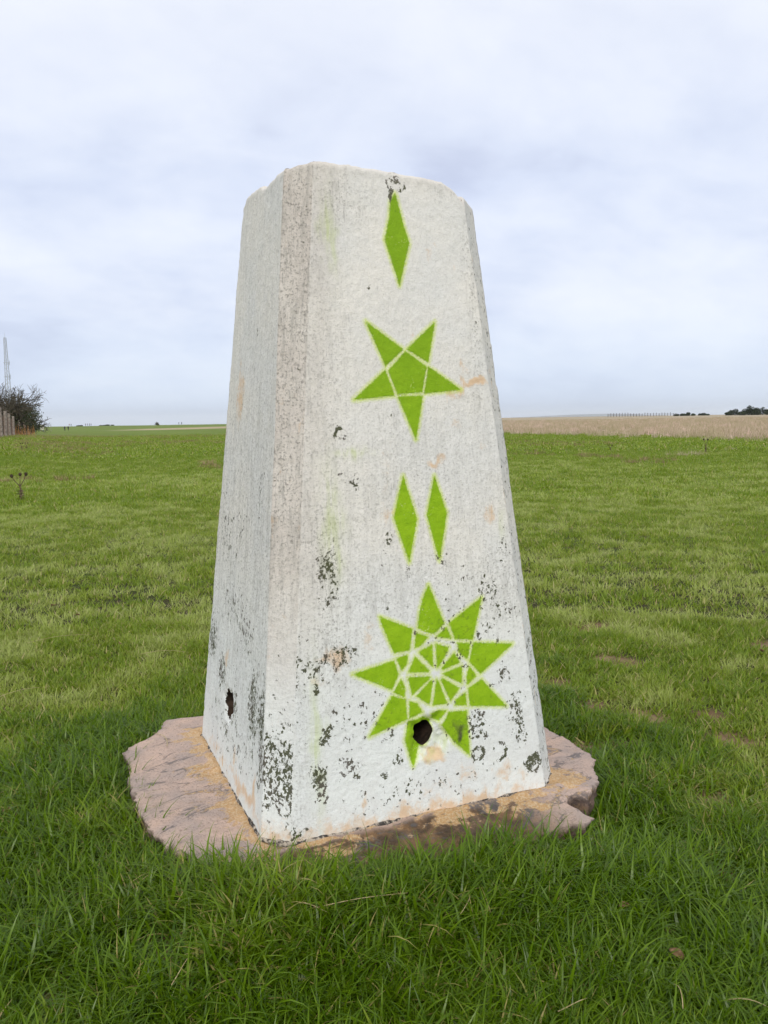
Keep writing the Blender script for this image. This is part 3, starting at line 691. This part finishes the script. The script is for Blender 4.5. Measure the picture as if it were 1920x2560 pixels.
def in_slab(x, y, grow=1.0):
    th_ = np.arctan2(y, x); rr_ = np.interp(th_ % (2 * np.pi), np.append(ths, 2 * np.pi), np.append(rads, rads[0]))
    return np.hypot(x, y) / rr_ < grow, np.hypot(x, y) - rr_
def wedge(n, r0, r1, half=.66):
    r = np.sqrt(rng.uniform(r0 ** 2, r1 ** 2, n)); a = rng.uniform(-half, half, n)
    lat = r * np.sin(a); D = r * np.cos(a)
    return CAMX + RGT.x * lat + FWD.x * D, CAMY + RGT.y * lat + FWD.y * D
def heights(x, y):
    """how tall the turf stands: lush against the slab, mown-looking away from it"""
    _, d = in_slab(x, y); lat, D = latd(x, y)
    P = np.stack([x, y, x * 0], 1)
    n_ = fbm(P * 3.2, 3, 201); n2_ = fbm(P * 11, 2, 203)
    front_ = sst(.6, -.2, y + .25 * x) * sst(.75, .25, x)          # the side towards the camera is longer
    h = .30 + .62 * np.exp(-(np.clip(d, 0, 9) / .30) ** 2) + .42 * front_ * sst(1.6, .8, np.hypot(x, y)) + .30 * n_ + .34 * n2_
    return np.clip(h, .16, 1.15)
def tintf(x, y):
    P = np.stack([x, y, x * 0], 1)
    lat, D = latd(x, y); r = np.hypot(lat, D)
    t = .24 + .42 * fbm(P * .8, 4, 211) + .75 * fbm(P * 7, 3, 213) + .40 * sst(1.8, 3.4, r) - .25 * sst(9, 22, r)
    return np.clip(t, 0, 1)
def lay(n, r0, r1, coll, k, name, label, sel, base_scl, half=.66):
    x, y = wedge(n, r0, r1, half); ins, d = in_slab(x, y)
    h = heights(x, y); keep = ~ins & sel(x, y, h, d)
    keep &= (soilmask(x, y) + .40 * fbm(np.stack([x * 13, y * 13, x * 0], 1), 3, 251)) * rng.uniform(.45, 1.35, n) < .44
    lat, D = latd(x, y); keep &= ~((tanline(lat, D) > 1) & (lat / np.maximum(D, 1) > 0))
    x, y, h, d = x[keep], y[keep], h[keep], d[keep]; n = len(x)
    z = ground_np(x, y)
    rot = np.stack([rng.normal(0, .16, n), rng.normal(0, .16, n), rng.uniform(0, 6.28, n)], 1)
    s = base_scl(h, x, y)[:, None] * rng.uniform(.75, 1.25, (n, 1)) * np.ones((1, 3))
    return scatter(name, coll, x, y, z, rot, s, rng.integers(0, k, n), tintf(x, y), label, 'grass')
lay(62000, .55, 3.0, lush, 9, 'long_grass', 'long dark green grass growing around the foundation slab', lambda x, y, h, d: h + rng.normal(0, .08, len(x)) > .52, lambda h, x, y: .35 + .62 * h, 1.25)
lay(54000, .55, 3.4, short, 7, 'short_turf', 'short trodden turf between the long grass', lambda x, y, h, d: h + rng.normal(0, .1, len(x)) < .72, lambda h, x, y: .75 + .8 * h, 1.25)
lay(50000, 3.2, 8.5, short, 7, 'meadow_turf', 'pale dewy turf of the meadow behind the pillar', lambda x, y, h, d: h > 0, lambda h, x, y: .9 + .9 * h, .92)
lay(54000, 8, 20, midg, 5, 'meadow_grass', 'green meadow grass in the middle distance', lambda x, y, h, d: h > 0, lambda h, x, y: .75 + .8 * h, .85)
lay(50000, 19, 62, farg, 5, 'field_grass', 'grass of the open field further off', lambda x, y, h, d: h > 0, lambda h, x, y: .8 + .6 * h, .8)
# rough brownish patches: on the bank below the fence and here and there on the right
gm_r = blade_mat('rough_brown_grass', (.18, .155, .06), (.32, .26, .12), (.22, .16, .09), .2, rough=.7)
rghc = ingroup('rough', [clump('tuft', 40, .12, .05, .15, .008, .4, .9, gm_r, 600 + i, 3) for i in range(4)])
n = 26000
x, y = wedge(n, 12, 60); lat, D = latd(x, y); q = lat / D
pn = fbm(np.stack([x * .33, y * .22, x * 0], 1), 4, 231)
k = (pn + rng.normal(0, .04, n) > np.where(q < -.26, .20 - .30 * sst(-.30, -.44, q), .40)) & ~((tanline(lat, D) > 0) & (q > 0)) & (D < 60)
x, y, D = x[k], y[k], D[k]; n = len(x)
scatter('rough_grass', rghc, x, y, ground_np(x, y), np.stack([rng.normal(0, .1, n), rng.normal(0, .1, n), rng.uniform(0, 6.28, n)], 1),
        rng.uniform(.35, .85, (n, 1)) * (1 + D[:, None] / 60) * np.ones((1, 3)), rng.integers(0, 4, n), rng.uniform(0, 1, n), 'patches of rough brownish grass on the bank below the wire fence', 'grass')
# field of dry tan grass on the right
n = 16000
lat = rng.uniform(0, 95, n); D = 22 + 130 * rng.uniform(0, 1, n) ** 1.6
x = CAMX + RGT.x * lat + FWD.x * D; y = CAMY + RGT.y * lat + FWD.y * D
wb = fbm(np.stack([x * .15, y * .15, x * 0], 1), 3, 21) * 5
k = (tanline(lat, D) + wb + rng.normal(0, .9, n) + 3.5 * (rng.uniform(0, 1, n) < .12) > 1.0) & (lat / D < .66)
x, y = x[k], y[k]; n = len(x)
scatter('dry_grass_field', tanc, x, y, ground_np(x, y), np.stack([rng.normal(0, .1, n), rng.normal(0, .1, n), rng.uniform(0, 6.28, n)], 1),
        rng.uniform(.6, 1.15, (n, 1)) * np.ones((1, 3)), rng.integers(0, 5, n), rng.uniform(0, 1, n), 'tall tan dry grass covering the field on the right', 'grass')

# ------------------------------------------------------------------ small plants and litter near by
class Tubes:
    def __init__(s): s.v = []; s.f = []
    def seg(s, a, b, ra, rb, n=4):
        a = Vector(a); b = Vector(b); d = (b - a)
        if d.length < 1e-6: return
        d.normalize(); x_ = d.orthogonal().normalized(); y_ = d.cross(x_); i0 = len(s.v)
        for p, r in ((a, ra), (b, rb)):
            for k in range(n):
                t_ = 2 * math.pi * k / n; s.v.append(p + (x_ * math.cos(t_) + y_ * math.sin(t_)) * r)
        for k in range(n): s.f.append((i0 + k, i0 + (k + 1) % n, i0 + n + (k + 1) % n, i0 + n + k))
    def path(s, pts, rs_, n=5):
        for i in range(len(pts) - 1): s.seg(pts[i], pts[i + 1], rs_[i], rs_[i + 1], n)
    def ball(s, c, r, spikes=0):
        i0 = len(s.v); c = Vector(c); n, m = 7, 5
        for j in range(m + 1):
            for k in range(n):
                p_, t_ = math.pi * j / m, 2 * math.pi * k / n; q = r * random.uniform(.85, 1.1)
                s.v.append(c + Vector((math.sin(p_) * math.cos(t_), math.sin(p_) * math.sin(t_), math.cos(p_) * 1.15)) * q)
        for j in range(m):
            for k in range(n): s.f.append((i0 + j * n + k, i0 + (j + 1) * n + k, i0 + (j + 1) * n + (k + 1) % n, i0 + j * n + (k + 1) % n))
        for k in range(spikes):
            d = Vector((random.gauss(0, 1), random.gauss(0, 1), random.gauss(0, 1))).normalized(); s.seg(c + d * r * .8, c + d * r * 1.7, r * .13, .0004, 3)
    def build(s, name, mat, parent=None): return mesh(name, s.v, s.f, mat, parent)
def simple(name, a, b, scale=20, rough=.85):
    m = Mat(name, rough, .2); m.color(m.mix(m.ss(m.noise(scale, 4, .6), .38, .62), a, b)); m.bump(m.noise(scale * 3), .4, .01); return m.m
m_thistle = simple('dead_thistle_brown', (.09, .06, .04), (.17, .12, .085), 60)
m_head = simple('dead_seed_head', (.035, .022, .016), (.075, .05, .035), 120)
def thistle(px, D, hgt, label, nst=3, name='dead_thistle', grp_=None):
    root = empty(name, at(px, D)); tag(root, label, 'plant', grp_)
    t_ = Tubes(); hd = Tubes(); top0 = Vector((0, 0, hgt * .55))
    pts = [Vector((0, 0, 0)), Vector((.008, .004, hgt * .3)), top0]
    t_.path(pts, [hgt * .03, hgt * .026, hgt * .022])
    for i in range(nst):
        a = (i - (nst - 1) / 2) * .55
        tip_ = top0 + RGT * math.sin(a) * hgt * .5 + Vector((0, 0, hgt * (.42 + .05 * random.uniform(-1, 1)))) + FWD * random.uniform(-.03, .03)
        t_.path([top0, (top0 + tip_) / 2 + RGT * .2 * math.sin(a) * hgt * .3, tip_], [hgt * .018, hgt * .014, hgt * .010]); hd = Tubes(); hd.ball(tip_, hgt * .062, 16); hd.build('seed_head', m_head, root)
    for i in range(46):                                   # withered leaves hanging along the stem
        z_ = hgt * random.uniform(.0, .62); az = random.uniform(0, 6.28); l = hgt * random.uniform(.06, .16)
        d = Vector((math.cos(az), math.sin(az), random.uniform(-.9, .3))); t_.seg((0, 0, z_), Vector((0, 0, z_)) + d * l, hgt * .012, .001, 3)
        q = Vector((0, 0, z_)) + d * l * .6; s = Vector((-d.y, d.x, .3)) * l * .35; i0 = len(t_.v)
        t_.v += [q - s, q + d * l * .5, q + s, q - d * l * .4]; t_.f.append((i0, i0 + 1, i0 + 2, i0 + 3))
    tag(t_.build('stem', m_thistle, root), kind='stuff'); return root
thistle(40, 8.6, .275, 'dead brown thistle with three dark seed heads at the left edge of the meadow')
thistle(50, 21, .20, 'left one of two small dead dock stems below the wire fence', 2, 'dead_dock', 'small dead dock stems')
thistle(63, 22, .20, 'right one of two small dead dock stems below the wire fence', 2, 'dead_dock', 'small dead dock stems')
thistle(1767, 17.5, .30, 'thin dead stem standing beside the dry grass patch on the right', 2, 'dead_dock', 'small dead dock stems')
thistle(1527, 19, .17, 'low dark tuft of dead stems in the green field right of the pillar', 4, 'dead_dock', 'small dead dock stems')

m_straw = simple('dry_straw', (.36, .28, .14), (.50, .41, .24), 90, .6)
def straw(x, y, ang_, L, bend, label, lift=.030, r=.00065, slabz=None):
    t_ = Tubes(); pts = []; z0 = gz(x, y) + lift if slabz is None else slabz
    for i in range(7):
        s = i / 6 - .5
        pts.append(Vector((math.cos(ang_) * L * s - math.sin(ang_) * bend * (4 * s * s), math.sin(ang_) * L * s + math.cos(ang_) * bend * 4 * s * s, (.004 if slabz is not None else .012) * math.cos(s * 3))))
    t_.path(pts, [r, r, r * .95, r * .9, r * .8, r * .7, r * .4], 5)
    o = t_.build('straw', m_straw); o.location = (x, y, z0); tag(o, label, 'straw', 'loose straws in the grass'); return o
def onground(px, py, z):      # photo point carried onto a level of height z
    uu, vv = (px - 960) / 2049.58, (1280 - py) / 2049.58
    d = r2 * uu + u2 * vv + f3; k_ = (z - CAMZ) / d.z
    return CAMX + d.x * k_, CAMY + d.y * k_
for px, py, an, L, be, lb in [(905, 2332, .25, .15, .012, 'long pale straw lying in the grass in front of the slab'), (464, 2465, 1.4, .06, .006, 'short whitish straw standing in the grass near the bottom edge, left of centre'),
        (52, 1726, .75, .16, .004, 'pale flat straw lying on the turf at the left edge'), (150, 1592, .5, .22, .004, 'long thin straw on the turf left of the pillar'), (410, 1628, .1, .16, .003, 'thin straw lying level on the turf close left of the pillar'),
        (1172, 2300, 1.2, .06, .008, 'yellow blade of straw in the grass below the slab'), (1445, 2510, .5, .05, .01, 'curled whitish straw near the bottom edge right of centre'), (1870, 2505, -.3, .06, .004, 'short yellow straw in the bottom right corner'),
        (1700, 2480, 1.5, .05, .003, 'upright bit of straw near the bottom right'), (775, 2358, -.5, .05, .01, 'bent pale straw in the grass below the front corner of the slab')]:
    x, y = onground(px, py, -.03); straw(x, y, an - .41, L, be, lb)
x, y = onground(412, 1850, 0); straw(x, y, 1.75, .10, .012, 'curved yellow straw resting on the left of the slab', slabz=.004, r=.0009)
m_leaf = simple('withered_leaf', (.13, .08, .04), (.26, .17, .09), 80)
def leaf(x, y, s, label, z=None):
    V = []; F = []; a0 = random.uniform(0, 6.28)
    for i in range(6):
        t_ = i / 5; w_ = s * .32 * math.sin(math.pi * (.08 + .84 * t_)) ; zc2 = .10 * s * math.sin(t_ * 5 + a0)
        for sd_ in (-1, 0, 1): V.append(((t_ - .5) * s, sd_ * w_, zc2 + (.22 * s * abs(sd_) * (.4 + t_))))
    for i in range(5):
        for j in range(2): F.append((i * 3 + j, i * 3 + 3 + j, i * 3 + 4 + j, i * 3 + 1 + j))
    o = mesh('withered_leaf', V, F, m_leaf, smooth=True); o.location = (x, y, (gz(x, y) + .03) if z is None else z); o.rotation_euler = (random.uniform(-.5, .5), random.uniform(-.5, .5), a0)
    sol = o.modifiers.new('thick', 'SOLIDIFY'); sol.thickness = .0006
    tag(o, label, 'leaf', 'withered leaves on the turf'); return o
for px, py, s, lb in [(1690, 2385, .05, 'curled tan leaf lying in the grass at the lower right'), (370, 1388, .05, 'brown withered leaf on the turf left of the pillar, halfway up its height'), (238, 2220, .03, 'small brown leaf in the grass left of the slab'),
        (135, 1510, .05, 'dark withered leaf on the turf at the far left'), (195, 1538, .04, 'small dark leaf right of another on the left turf'), (1905, 1628, .05, 'dark leaf on the turf at the right edge'), (300, 1610, .03, 'little brown leaf on the turf close left of the pillar'),
        (1560, 2270, .04, 'tan leaf scrap in the grass right of the slab'), (18, 2040, .04, 'brown leaf scrap in the grass at the left edge')]:
    x, y = onground(px, py, -.04); leaf(x, y, s * .42, lb)
# tussocks of tan grass standing in the green field
for px, D, sc_, lb in [(1690, 16.6, .55, 'left of three low tan tussocks in the green field on the right'), (1725, 16.4, .62, 'middle of three low tan tussocks in the green field on the right'), (1750, 16.8, .5, 'right of three low tan tussocks in the green field on the right'),
                   (1830, 18.5, .45, 'small tan tussock below the edge of the dry grass, near the right edge'), (61, 56, 2.6, 'rusty orange clump of dead bracken against the wire fence')]:
    o = clump('grass_tussock', 90, .28, .10, .30, .006, .35, .8, gm_t, int(px)); COL.objects.link(o); o.location = at(px, D); o.scale = (sc_ * 1.3, sc_ * 1.3, sc_)
    tag(o, lb, 'grass', 'tan grass tussocks')
    if px == 61:
        o.name = 'bracken_clump'; o.data.materials[0] = blade_mat('dead_bracken', (.36, .17, .06), (.52, .27, .10), (.2, .1, .05), .1, rough=.8); o['category'] = 'bracken'
        del o['group']; o.scale = (2.6, 2.6, 3.6)

# ------------------------------------------------------------------ fence on the left
m_wood = simple('weathered_post_wood', (.20, .165, .14), (.34, .29, .25), 9)
m_wire = simple('rusty_wire', (.13, .075, .055), (.22, .16, .13), 5)
fen = empty('wire_fence', (0, 0, 0)); tag(fen, 'post and wire mesh fence running away along the left edge', 'fence')
def fpx(D): return 108 - 4100 / D
fD = [34, 38.5, 43, 48, 54, 60, 67, 75, 84, 94, 105, 118, 133, 150, 170, 195]
posts = []
for D in fD:
    b = at(fpx(D), D); t_ = Tubes(); hgt = 1.38 + random.uniform(-.08, .06); lean_ = Vector((random.uniform(-.04, .04), random.uniform(-.04, .04), 0))
    t_.path([b + Vector((0, 0, -.3)), b + lean_ * .5 + Vector((0, 0, hgt * .5)), b + lean_ + Vector((0, 0, hgt))], [.085, .08, .075], 8)
    i0 = len(t_.v) - 8; t_.f.append(tuple(range(i0, i0 + 8))); t_.build('fence_post', m_wood, fen); posts.append(b)
for hgt in (.12, .36, .60, .84, 1.08, 1.30, 1.48):
    t_ = Tubes()
    for a, b in zip(posts[:-1], posts[1:]):
        mid_ = (a + b) / 2 - Vector((0, 0, .015)); hz_ = Vector((0, 0, hgt))
        t_.path([a + hz_, mid_ + hz_, b + hz_], [.010, .010, .010] if hgt < 1.4 else [.016] * 3, 4)
    t_.build('wire_strand', m_wire, fen)
t_ = Tubes()
for a, b in zip(posts[:-1], posts[1:]):
    n = max(4, int((a - b).length / .45))
    for i in range(1, n):
        p = a + (b - a) * i / n; t_.seg(p + Vector((0, 0, .1)), p + Vector((0, 0, 1.1)), .006, .006, 3)
tag(t_.build('mesh_uprights', m_wire, fen), kind='stuff')

# ------------------------------------------------------------------ bare hawthorns behind the fence
m_bark = simple('hawthorn_bark', (.050, .042, .030), (.10, .085, .06), 4)
m_ivy = simple('dark_leaf_mass', (.020, .030, .010), (.055, .070, .022), 3)
def foliage(name, parent, mat, cells, n, size, seed):
    r = np.random.default_rng(seed); V = []; F = []
    for i in range(n):
        c, rad = cells[r.integers(len(cells))]
        d = r.normal(size=3); d /= np.linalg.norm(d); d *= r.uniform() ** .45
        p = np.array(c) + d * np.array(rad); a = r.normal(size=3); a /= np.linalg.norm(a); b = np.cross(a, r.normal(size=3)); b /= np.linalg.norm(b)
        s = size * r.uniform(.5, 1.3); i0 = len(V); V += [p - a * s, p + b * s * .5, p + a * s, p - b * s * .5]; F.append((i0, i0 + 1, i0 + 2, i0 + 3))
    return tag(mesh(name, V, F, mat, parent), kind='stuff')
def tree(px, D, hgt, wid_, seed, label, leafy=.3, levels=6, twig=.011, name='hawthorn_tree', grp_='bare hawthorns behind the fence', lean=0):
    random.seed(seed); root = empty(name, at(px, D) - Vector((0, 0, .1))); tag(root, label, 'tree', grp_)
    tr = Tubes(); tw = Tubes()
    def grow(p, d, l, r, lv):
        n = 3; pts = [p]; q = p
        for i in range(n):
            d = (d + Vector((random.gauss(0, .2), random.gauss(0, .2), random.gauss(0, .12)))).normalized(); q = q + d * l / n; pts.append(q)
        (tr if lv < 2 else tw).path(pts, [r, r * .9, r * .8, r * .7], 6 if lv < 2 else 3)
        if lv >= levels: return
        for i in range(random.choice((2, 3, 3)) if lv < levels - 1 else 3):
            nd_ = (d + Vector((random.gauss(0, .62) + lean, random.gauss(0, .62), random.gauss(.04, .38)))).normalized()
            k_ = random.randint(1, n); grow(pts[k_], nd_, l * random.uniform(.62, .85), max(r * .62, twig), lv + 1)
    for i in range(4):
        grow(Vector((random.uniform(-.2, .2), random.uniform(-.2, .2), 0)), Vector((random.gauss(0, .45), random.gauss(0, .45), 1)).normalized(), hgt * .33, hgt * .028, 0)
    V = np.array([tuple(q) for q in tr.v + tw.v]); mxz = V[:, 2].max(); mw = np.percentile(np.abs(V[:, :2]), 98)
    sz_ = hgt / mxz; sw_ = wid_ / 2 / mw
    for T in (tr, tw): T.v = [Vector((q.x * sw_, q.y * sw_, q.z * sz_)) for q in T.v]
    tr.build('trunk', m_bark, root); tag(tw.build('branches', m_bark, root), kind='stuff')
    if leafy:
        cells = [((random.uniform(-.3, .3) * wid_, random.uniform(-.3, .3) * wid_, hgt * random.uniform(.1, .52)), (wid_ * .2, wid_ * .2, hgt * .18)) for _ in range(9)]
        foliage('crown', root, m_ivy, cells, int(5200 * leafy), .10, seed)
    return root
tree(-5, 58, 3.9, 5.0, 11, 'tallest bare hawthorn, cut by the left edge of the photo, behind the fence', .22, 6)
tree(22, 76, 4.8, 5.4, 12, 'bare hawthorn second from the left edge with dense lower twigs, behind the fence', .45, 6)
tree(40, 95, 5.1, 6.2, 15, 'lower bare hawthorn at the right end of the hedge, behind the fence', .5, 6)
tree(59, 120, 5.1, 6.0, 29, 'rounded bare hawthorn fourth along the hedge, partly behind the lower one', .5, 5, .014)
tree(76, 150, 4.6, 6.4, 19, 'thin pale hawthorn at the far end of the hedge, beyond all the others', .2, 5, .014)
tree(-75, 60, 4.2, 4, 21, 'bare hawthorn just beyond the left edge of the photo', .5, 5)
tree(392, 500, 2.2, 3.0, 23, 'tiny lone windswept tree on the left skyline', .5, 4, .05, 'windswept_tree', None)

# ------------------------------------------------------------------ lattice mast
m_steel = simple('galvanised_steel', (.28, .29, .30), (.36, .36, .37), .5, .5)
D = 420; mb = at(26, D, gz(*at(26, D).xy)); mast = empty('lattice_mast', mb); tag(mast, 'tall slender steel lattice mast rising behind the trees at the left edge', 'mast')
Hm = 45.5; wb_, wt_ = 1.9, .62
def leg_pt(k, z_):
    a = 2 * math.pi * k / 3 + .5; r = wb_ + (wt_ - wb_) * z_ / Hm; return Vector((math.cos(a) * r, math.sin(a) * r, z_))
for k in range(3):
    t_ = Tubes(); t_.seg(leg_pt(k, 0), leg_pt(k, Hm), .17, .13, 5); t_.build('leg', m_steel, mast)
nb = 24
for k in range(3):
    t_ = Tubes()
    for i in range(nb):
        z0, z1 = Hm * i / nb, Hm * (i + 1) / nb
        t_.seg(leg_pt(k, z0), leg_pt((k + 1) % 3, z1), .045, .045, 3); t_.seg(leg_pt(k, z1), leg_pt((k + 1) % 3, z1), .045, .045, 3)
    tag(t_.build('bracing', m_steel, mast), kind='stuff')
t_ = Tubes(); t_.seg((0, 0, Hm - 2), (0, 0, Hm + 2.5), .07, .05, 5); t_.build('aerial', m_steel, mast)
for z_ in (26, 33):
    t_ = Tubes(); t_.seg((-1.5, 0, z_), (1.5, 0, z_), .12, .12, 5); t_.seg((1.4, 0, z_ - 1.2), (1.4, 0, z_ + 1.2), .12, .12, 6); t_.build('antenna', m_steel, mast)

# ------------------------------------------------------------------ information board and marker post by the far fence
m_board = simple('pale_board', (.50, .48, .36), (.56, .54, .44), 2); bd = empty('notice_board', at(105, 215)); tag(bd, 'pale board on two posts at the far end of the fence', 'sign')
for s in (-.45, .45):
    t_ = Tubes(); t_.seg(RGT * s, RGT * s + Vector((0, 0, 1.95)), .06, .06, 6); t_.build('post', m_wood, bd)
V = []
for dd in (-.03, .03):
    for a, b in ((-.42, .55), (.42, .55), (.42, 1.85), (-.42, 1.85)): V.append(RGT * a + FWD * (dd - .09) + Vector((0, 0, b)))
mesh('panel', V, [(0, 1, 2, 3), (7, 6, 5, 4), (0, 4, 5, 1), (1, 5, 6, 2), (2, 6, 7, 3), (3, 7, 4, 0)], m_board, bd)
mk = Tubes(); b = at(127, 260); mk.path([b, b + Vector((0, 0, 1.0)), b + Vector((0, 0, 1.9))], [.07, .07, .06], 6); mk.path([b + Vector((-.02, 0, 1.9)), b + Vector((-.02, 0, 2.0))], [.1, .1], 6)
tag(mk.build('marker_post', m_wood), 'thin marker post on the left skyline', 'post')

# ------------------------------------------------------------------ walkers
def fig_mesh(phase, mats):
    s = [('pel', (0, 0, .95), .15, -1), ('spi', (0, 0, 1.18), .14, 0), ('che', (0, .0, 1.38), .165, 1), ('nec', (0, .01, 1.52), .06, 2), ('hd', (0, .03, 1.62), .10, 3), ('hd2', (0, .03, 1.73), .085, 4)]
    J = [(0, 0, .95), (0, 0, 1.18), (0, 0, 1.38), (0, .01, 1.51), (0, .03, 1.62), (0, .03, 1.72)]
    Rr = [.15, .14, .165, .06, .105, .085]; E_ = [(0, 1), (1, 2), (2, 3), (3, 4), (4, 5)]
    def add(p, r, par): J.append(p); Rr.append(r); E_.append((par, len(J) - 1)); return len(J) - 1
    for sd_ in (-1, 1):
        st_ = .26 * phase * sd_
        h_ = add((.10 * sd_, 0, .86), .10, 0); k_ = add((.10 * sd_, st_ * .6 + .04, .48), .07, h_); a_ = add((.10 * sd_, st_ * .9 - .04, .10), .05, k_); add((.10 * sd_, st_ * .9 + .12, .04), .042, a_)
        s_ = add((.20 * sd_, 0, 1.40), .065, 2); el = add((.25 * sd_, -st_ * .35 - .03, 1.12), .052, s_); add((.23 * sd_, -st_ * .5 + .10, .90), .04, el)
    m = bpy.data.meshes.new('person'); m.from_pydata(J, E_, [])
    o = bpy.data.objects.new('tmp', m); COL.objects.link(o)
    md = o.modifiers.new('s', 'SKIN'); o.modifiers.new('u', 'SUBSURF').levels = 1
    for i, sv in enumerate(m.skin_vertices[0].data): sv.radius = (Rr[i], Rr[i]); sv.use_root = (i == 0)
    dg = bpy.context.evaluated_depsgraph_get(); me = bpy.data.meshes.new_from_object(o.evaluated_get(dg))
    bpy.data.objects.remove(o)
    me.materials.clear()
    for k_ in mats: me.materials.append(k_)
    for p in me.polygons:
        z_ = p.center.z; x_ = abs(p.center.x); p.use_smooth = True
        p.material_index = 3 if z_ > 1.68 else 0 if z_ > 1.50 or (x_ > .19 and z_ < .95 and z_ > .8) else 1 if z_ > .84 else 2 if z_ > .09 else 3
    me.name = 'person'; return me
def cm(name, c): return simple(name, c, tuple(q * 1.3 for q in c), 4)
skin = cm('skin', (.42, .26, .19)); darkh = cm('dark_hair_and_boots', (.03, .025, .02))
navy = cm('navy_cloth', (.025, .03, .05)); black = cm('black_cloth', (.015, .015, .017)); grey = cm('grey_cloth', (.15, .15, .16)); red = cm('rust_cloth', (.30, .10, .07)); jean = cm('denim', (.07, .10, .17)); blue = cm('blue_cloth', (.10, .20, .33))
ppl = [(161, 290, 1.0, navy, black, 'left walker in navy of the pair nearest us on the left field', .2), (170, 291, -1.0, black, black, 'right walker all in black of the pair nearest us on the left field', -.1),
       (173, 500, .5, red, grey, 'walker in a rust coat, left of the two on the skyline above the nearest pair', 1.2), (177.5, 500, -.6, grey, navy, 'walker in grey, right of the two on the skyline above the nearest pair', 1.0),
       (214, 500, .7, black, navy, 'leftmost of the four dark walkers strung along the skyline', 1.4), (219, 503, .3, navy, black, 'second from the left of the four walkers along the skyline', 1.6), (223.5, 500, -.7, black, black, 'third from the left of the four walkers along the skyline', 1.5), (227.5, 498, .9, navy, jean, 'rightmost of the four dark walkers strung along the skyline', 1.4),
       (96, 225, .2, black, black, 'person in black standing by the far end of the fence', 0), (107.5, 235, .4, blue, jean, 'person in a blue jacket beside the pale board', .4),
       (447, 520, .5, grey, navy, 'left one of two walkers on the skyline close to the pillar', .4), (454, 520, -.5, black, jean, 'right one of two walkers on the skyline close to the pillar', .4)]
for px, D, phs, co_, tr_, lb, hd_ in ppl:
    o = bpy.data.objects.new('person', fig_mesh(phs, [skin, co_, tr_, darkh])); COL.objects.link(o); o.location = at(px, D); o.rotation_euler = (0, 0, YAW + hd_); tag(o, lb, 'person', 'walkers on the far field')

# ------------------------------------------------------------------ shrubs and rail fence on the horizon
m_gorse = simple('gorse_foliage', (.012, .022, .008), (.035, .050, .016), .8)
def shrub(px, D, wid_, hgt, n, seed, label, name='gorse_bush', grp_=None, size=.22):
    random.seed(seed); root = empty(name, at(px, D)); tag(root, label, 'bush', grp_); cells = []
    for i in range(max(4, int(wid_ * .9))):
        o_ = RGT * (random.uniform(-.5, .5) * wid_ * .86) + FWD * random.uniform(-1.2, 1.2); hh2 = hgt * (1 - .5 * abs(o_.dot(RGT)) / (wid_ / 2)) * random.uniform(.7, 1.05)
        cells.append(((o_.x, o_.y, hh2 * .45), (wid_ * .09 + .5, wid_ * .09 + .5, hh2 * .52)))
    foliage('crown', root, m_gorse, cells, n, size, seed)
    t_ = Tubes()
    for c, r_ in cells: t_.seg((c[0], c[1], -.1), (c[0] + .2, c[1], c[2]), .12, .05, 5)
    tag(t_.build('stem', m_bark, root), kind='stuff'); return root
shrub(1700, 330, 4.6, 1.6, 1800, 31, 'dark rounded bush at the right end of the rail fence on the horizon'); shrub(1722, 335, 5.2, 1.5, 1800, 32, 'dark flat-topped bush just right of the rail fence end')
shrub(1757, 340, 4.6, 1.1, 1500, 33, 'small low dark bush alone on the right horizon')
shrub(1838, 300, 7.5, 2.6, 2600, 34, 'left end bush of the dark thicket on the right horizon', 'gorse_bush', None); shrub(1872, 300, 8, 4.0, 3200, 35, 'tall middle bush of the dark thicket on the right horizon')
shrub(1905, 302, 7, 3.2, 2600, 36, 'bush of the dark thicket cut by the right edge of the photo'); shrub(1945, 304, 8, 3.6, 2400, 37, 'bush of the thicket beyond the right edge of the photo')
shrub(201, 520, 5.5, .9, 900, 38, 'low dark scrub behind the four walkers on the left skyline', 'low_scrub'); shrub(270, 540, 11, .9, 1500, 39, 'long low scrub on the left skyline right of the walkers', 'low_scrub')
m_rail = simple('dark_rail_wood', (.07, .06, .05), (.12, .10, .085), 2)
rf = empty('rail_fence', (0, 0, 0)); tag(rf, 'distant post and rail fence on the right horizon', 'fence'); prev = None
for i in range(25):
    px = 1520 + i * 7.1; D = 300 + 1.2 * i; b = at(px, D); t_ = Tubes(); h_ = 1.25 + random.uniform(-.15, .3); t_.path([b, b + Vector((0, 0, h_ * .5)), b + Vector((0, 0, h_))], [.10, .09, .085], 5); t_.build('fence_post', m_rail, rf)
    if prev is not None:
        for hz_ in (.55, 1.0):
            t_ = Tubes(); t_.seg(prev + Vector((0, 0, hz_)), b + Vector((0, 0, hz_)), .05, .05, 4); t_.build('rail', m_rail, rf)
    prev = b

# ------------------------------------------------------------------ haze
HZ = True
if HZ:
    hzm = bpy.data.materials.new('haze'); hzm.use_nodes = True; t = hzm.node_tree; t.nodes.clear()
    o_ = t.nodes.new('ShaderNodeOutputMaterial'); pv = t.nodes.new('ShaderNodeVolumePrincipled'); pv.inputs['Density'].default_value = 1 / 8000
    pv.inputs['Color'].default_value = (.94, .97, 1, 1); pv.inputs['Anisotropy'].default_value = 0; t.links.new(pv.outputs[0], o_.inputs['Volume'])
    a = 13500; zb, zt = -75, 90
    V = [(sx * a, sy * a, z_) for z_ in (zb, zt) for sx, sy in ((-1, -1), (1, -1), (1, 1), (-1, 1))]
    hzo = mesh('haze', V, [(3, 2, 1, 0), (4, 5, 6, 7), (0, 1, 5, 4), (1, 2, 6, 5), (2, 3, 7, 6), (3, 0, 4, 7)], hzm); tag(hzo, kind='stuff')
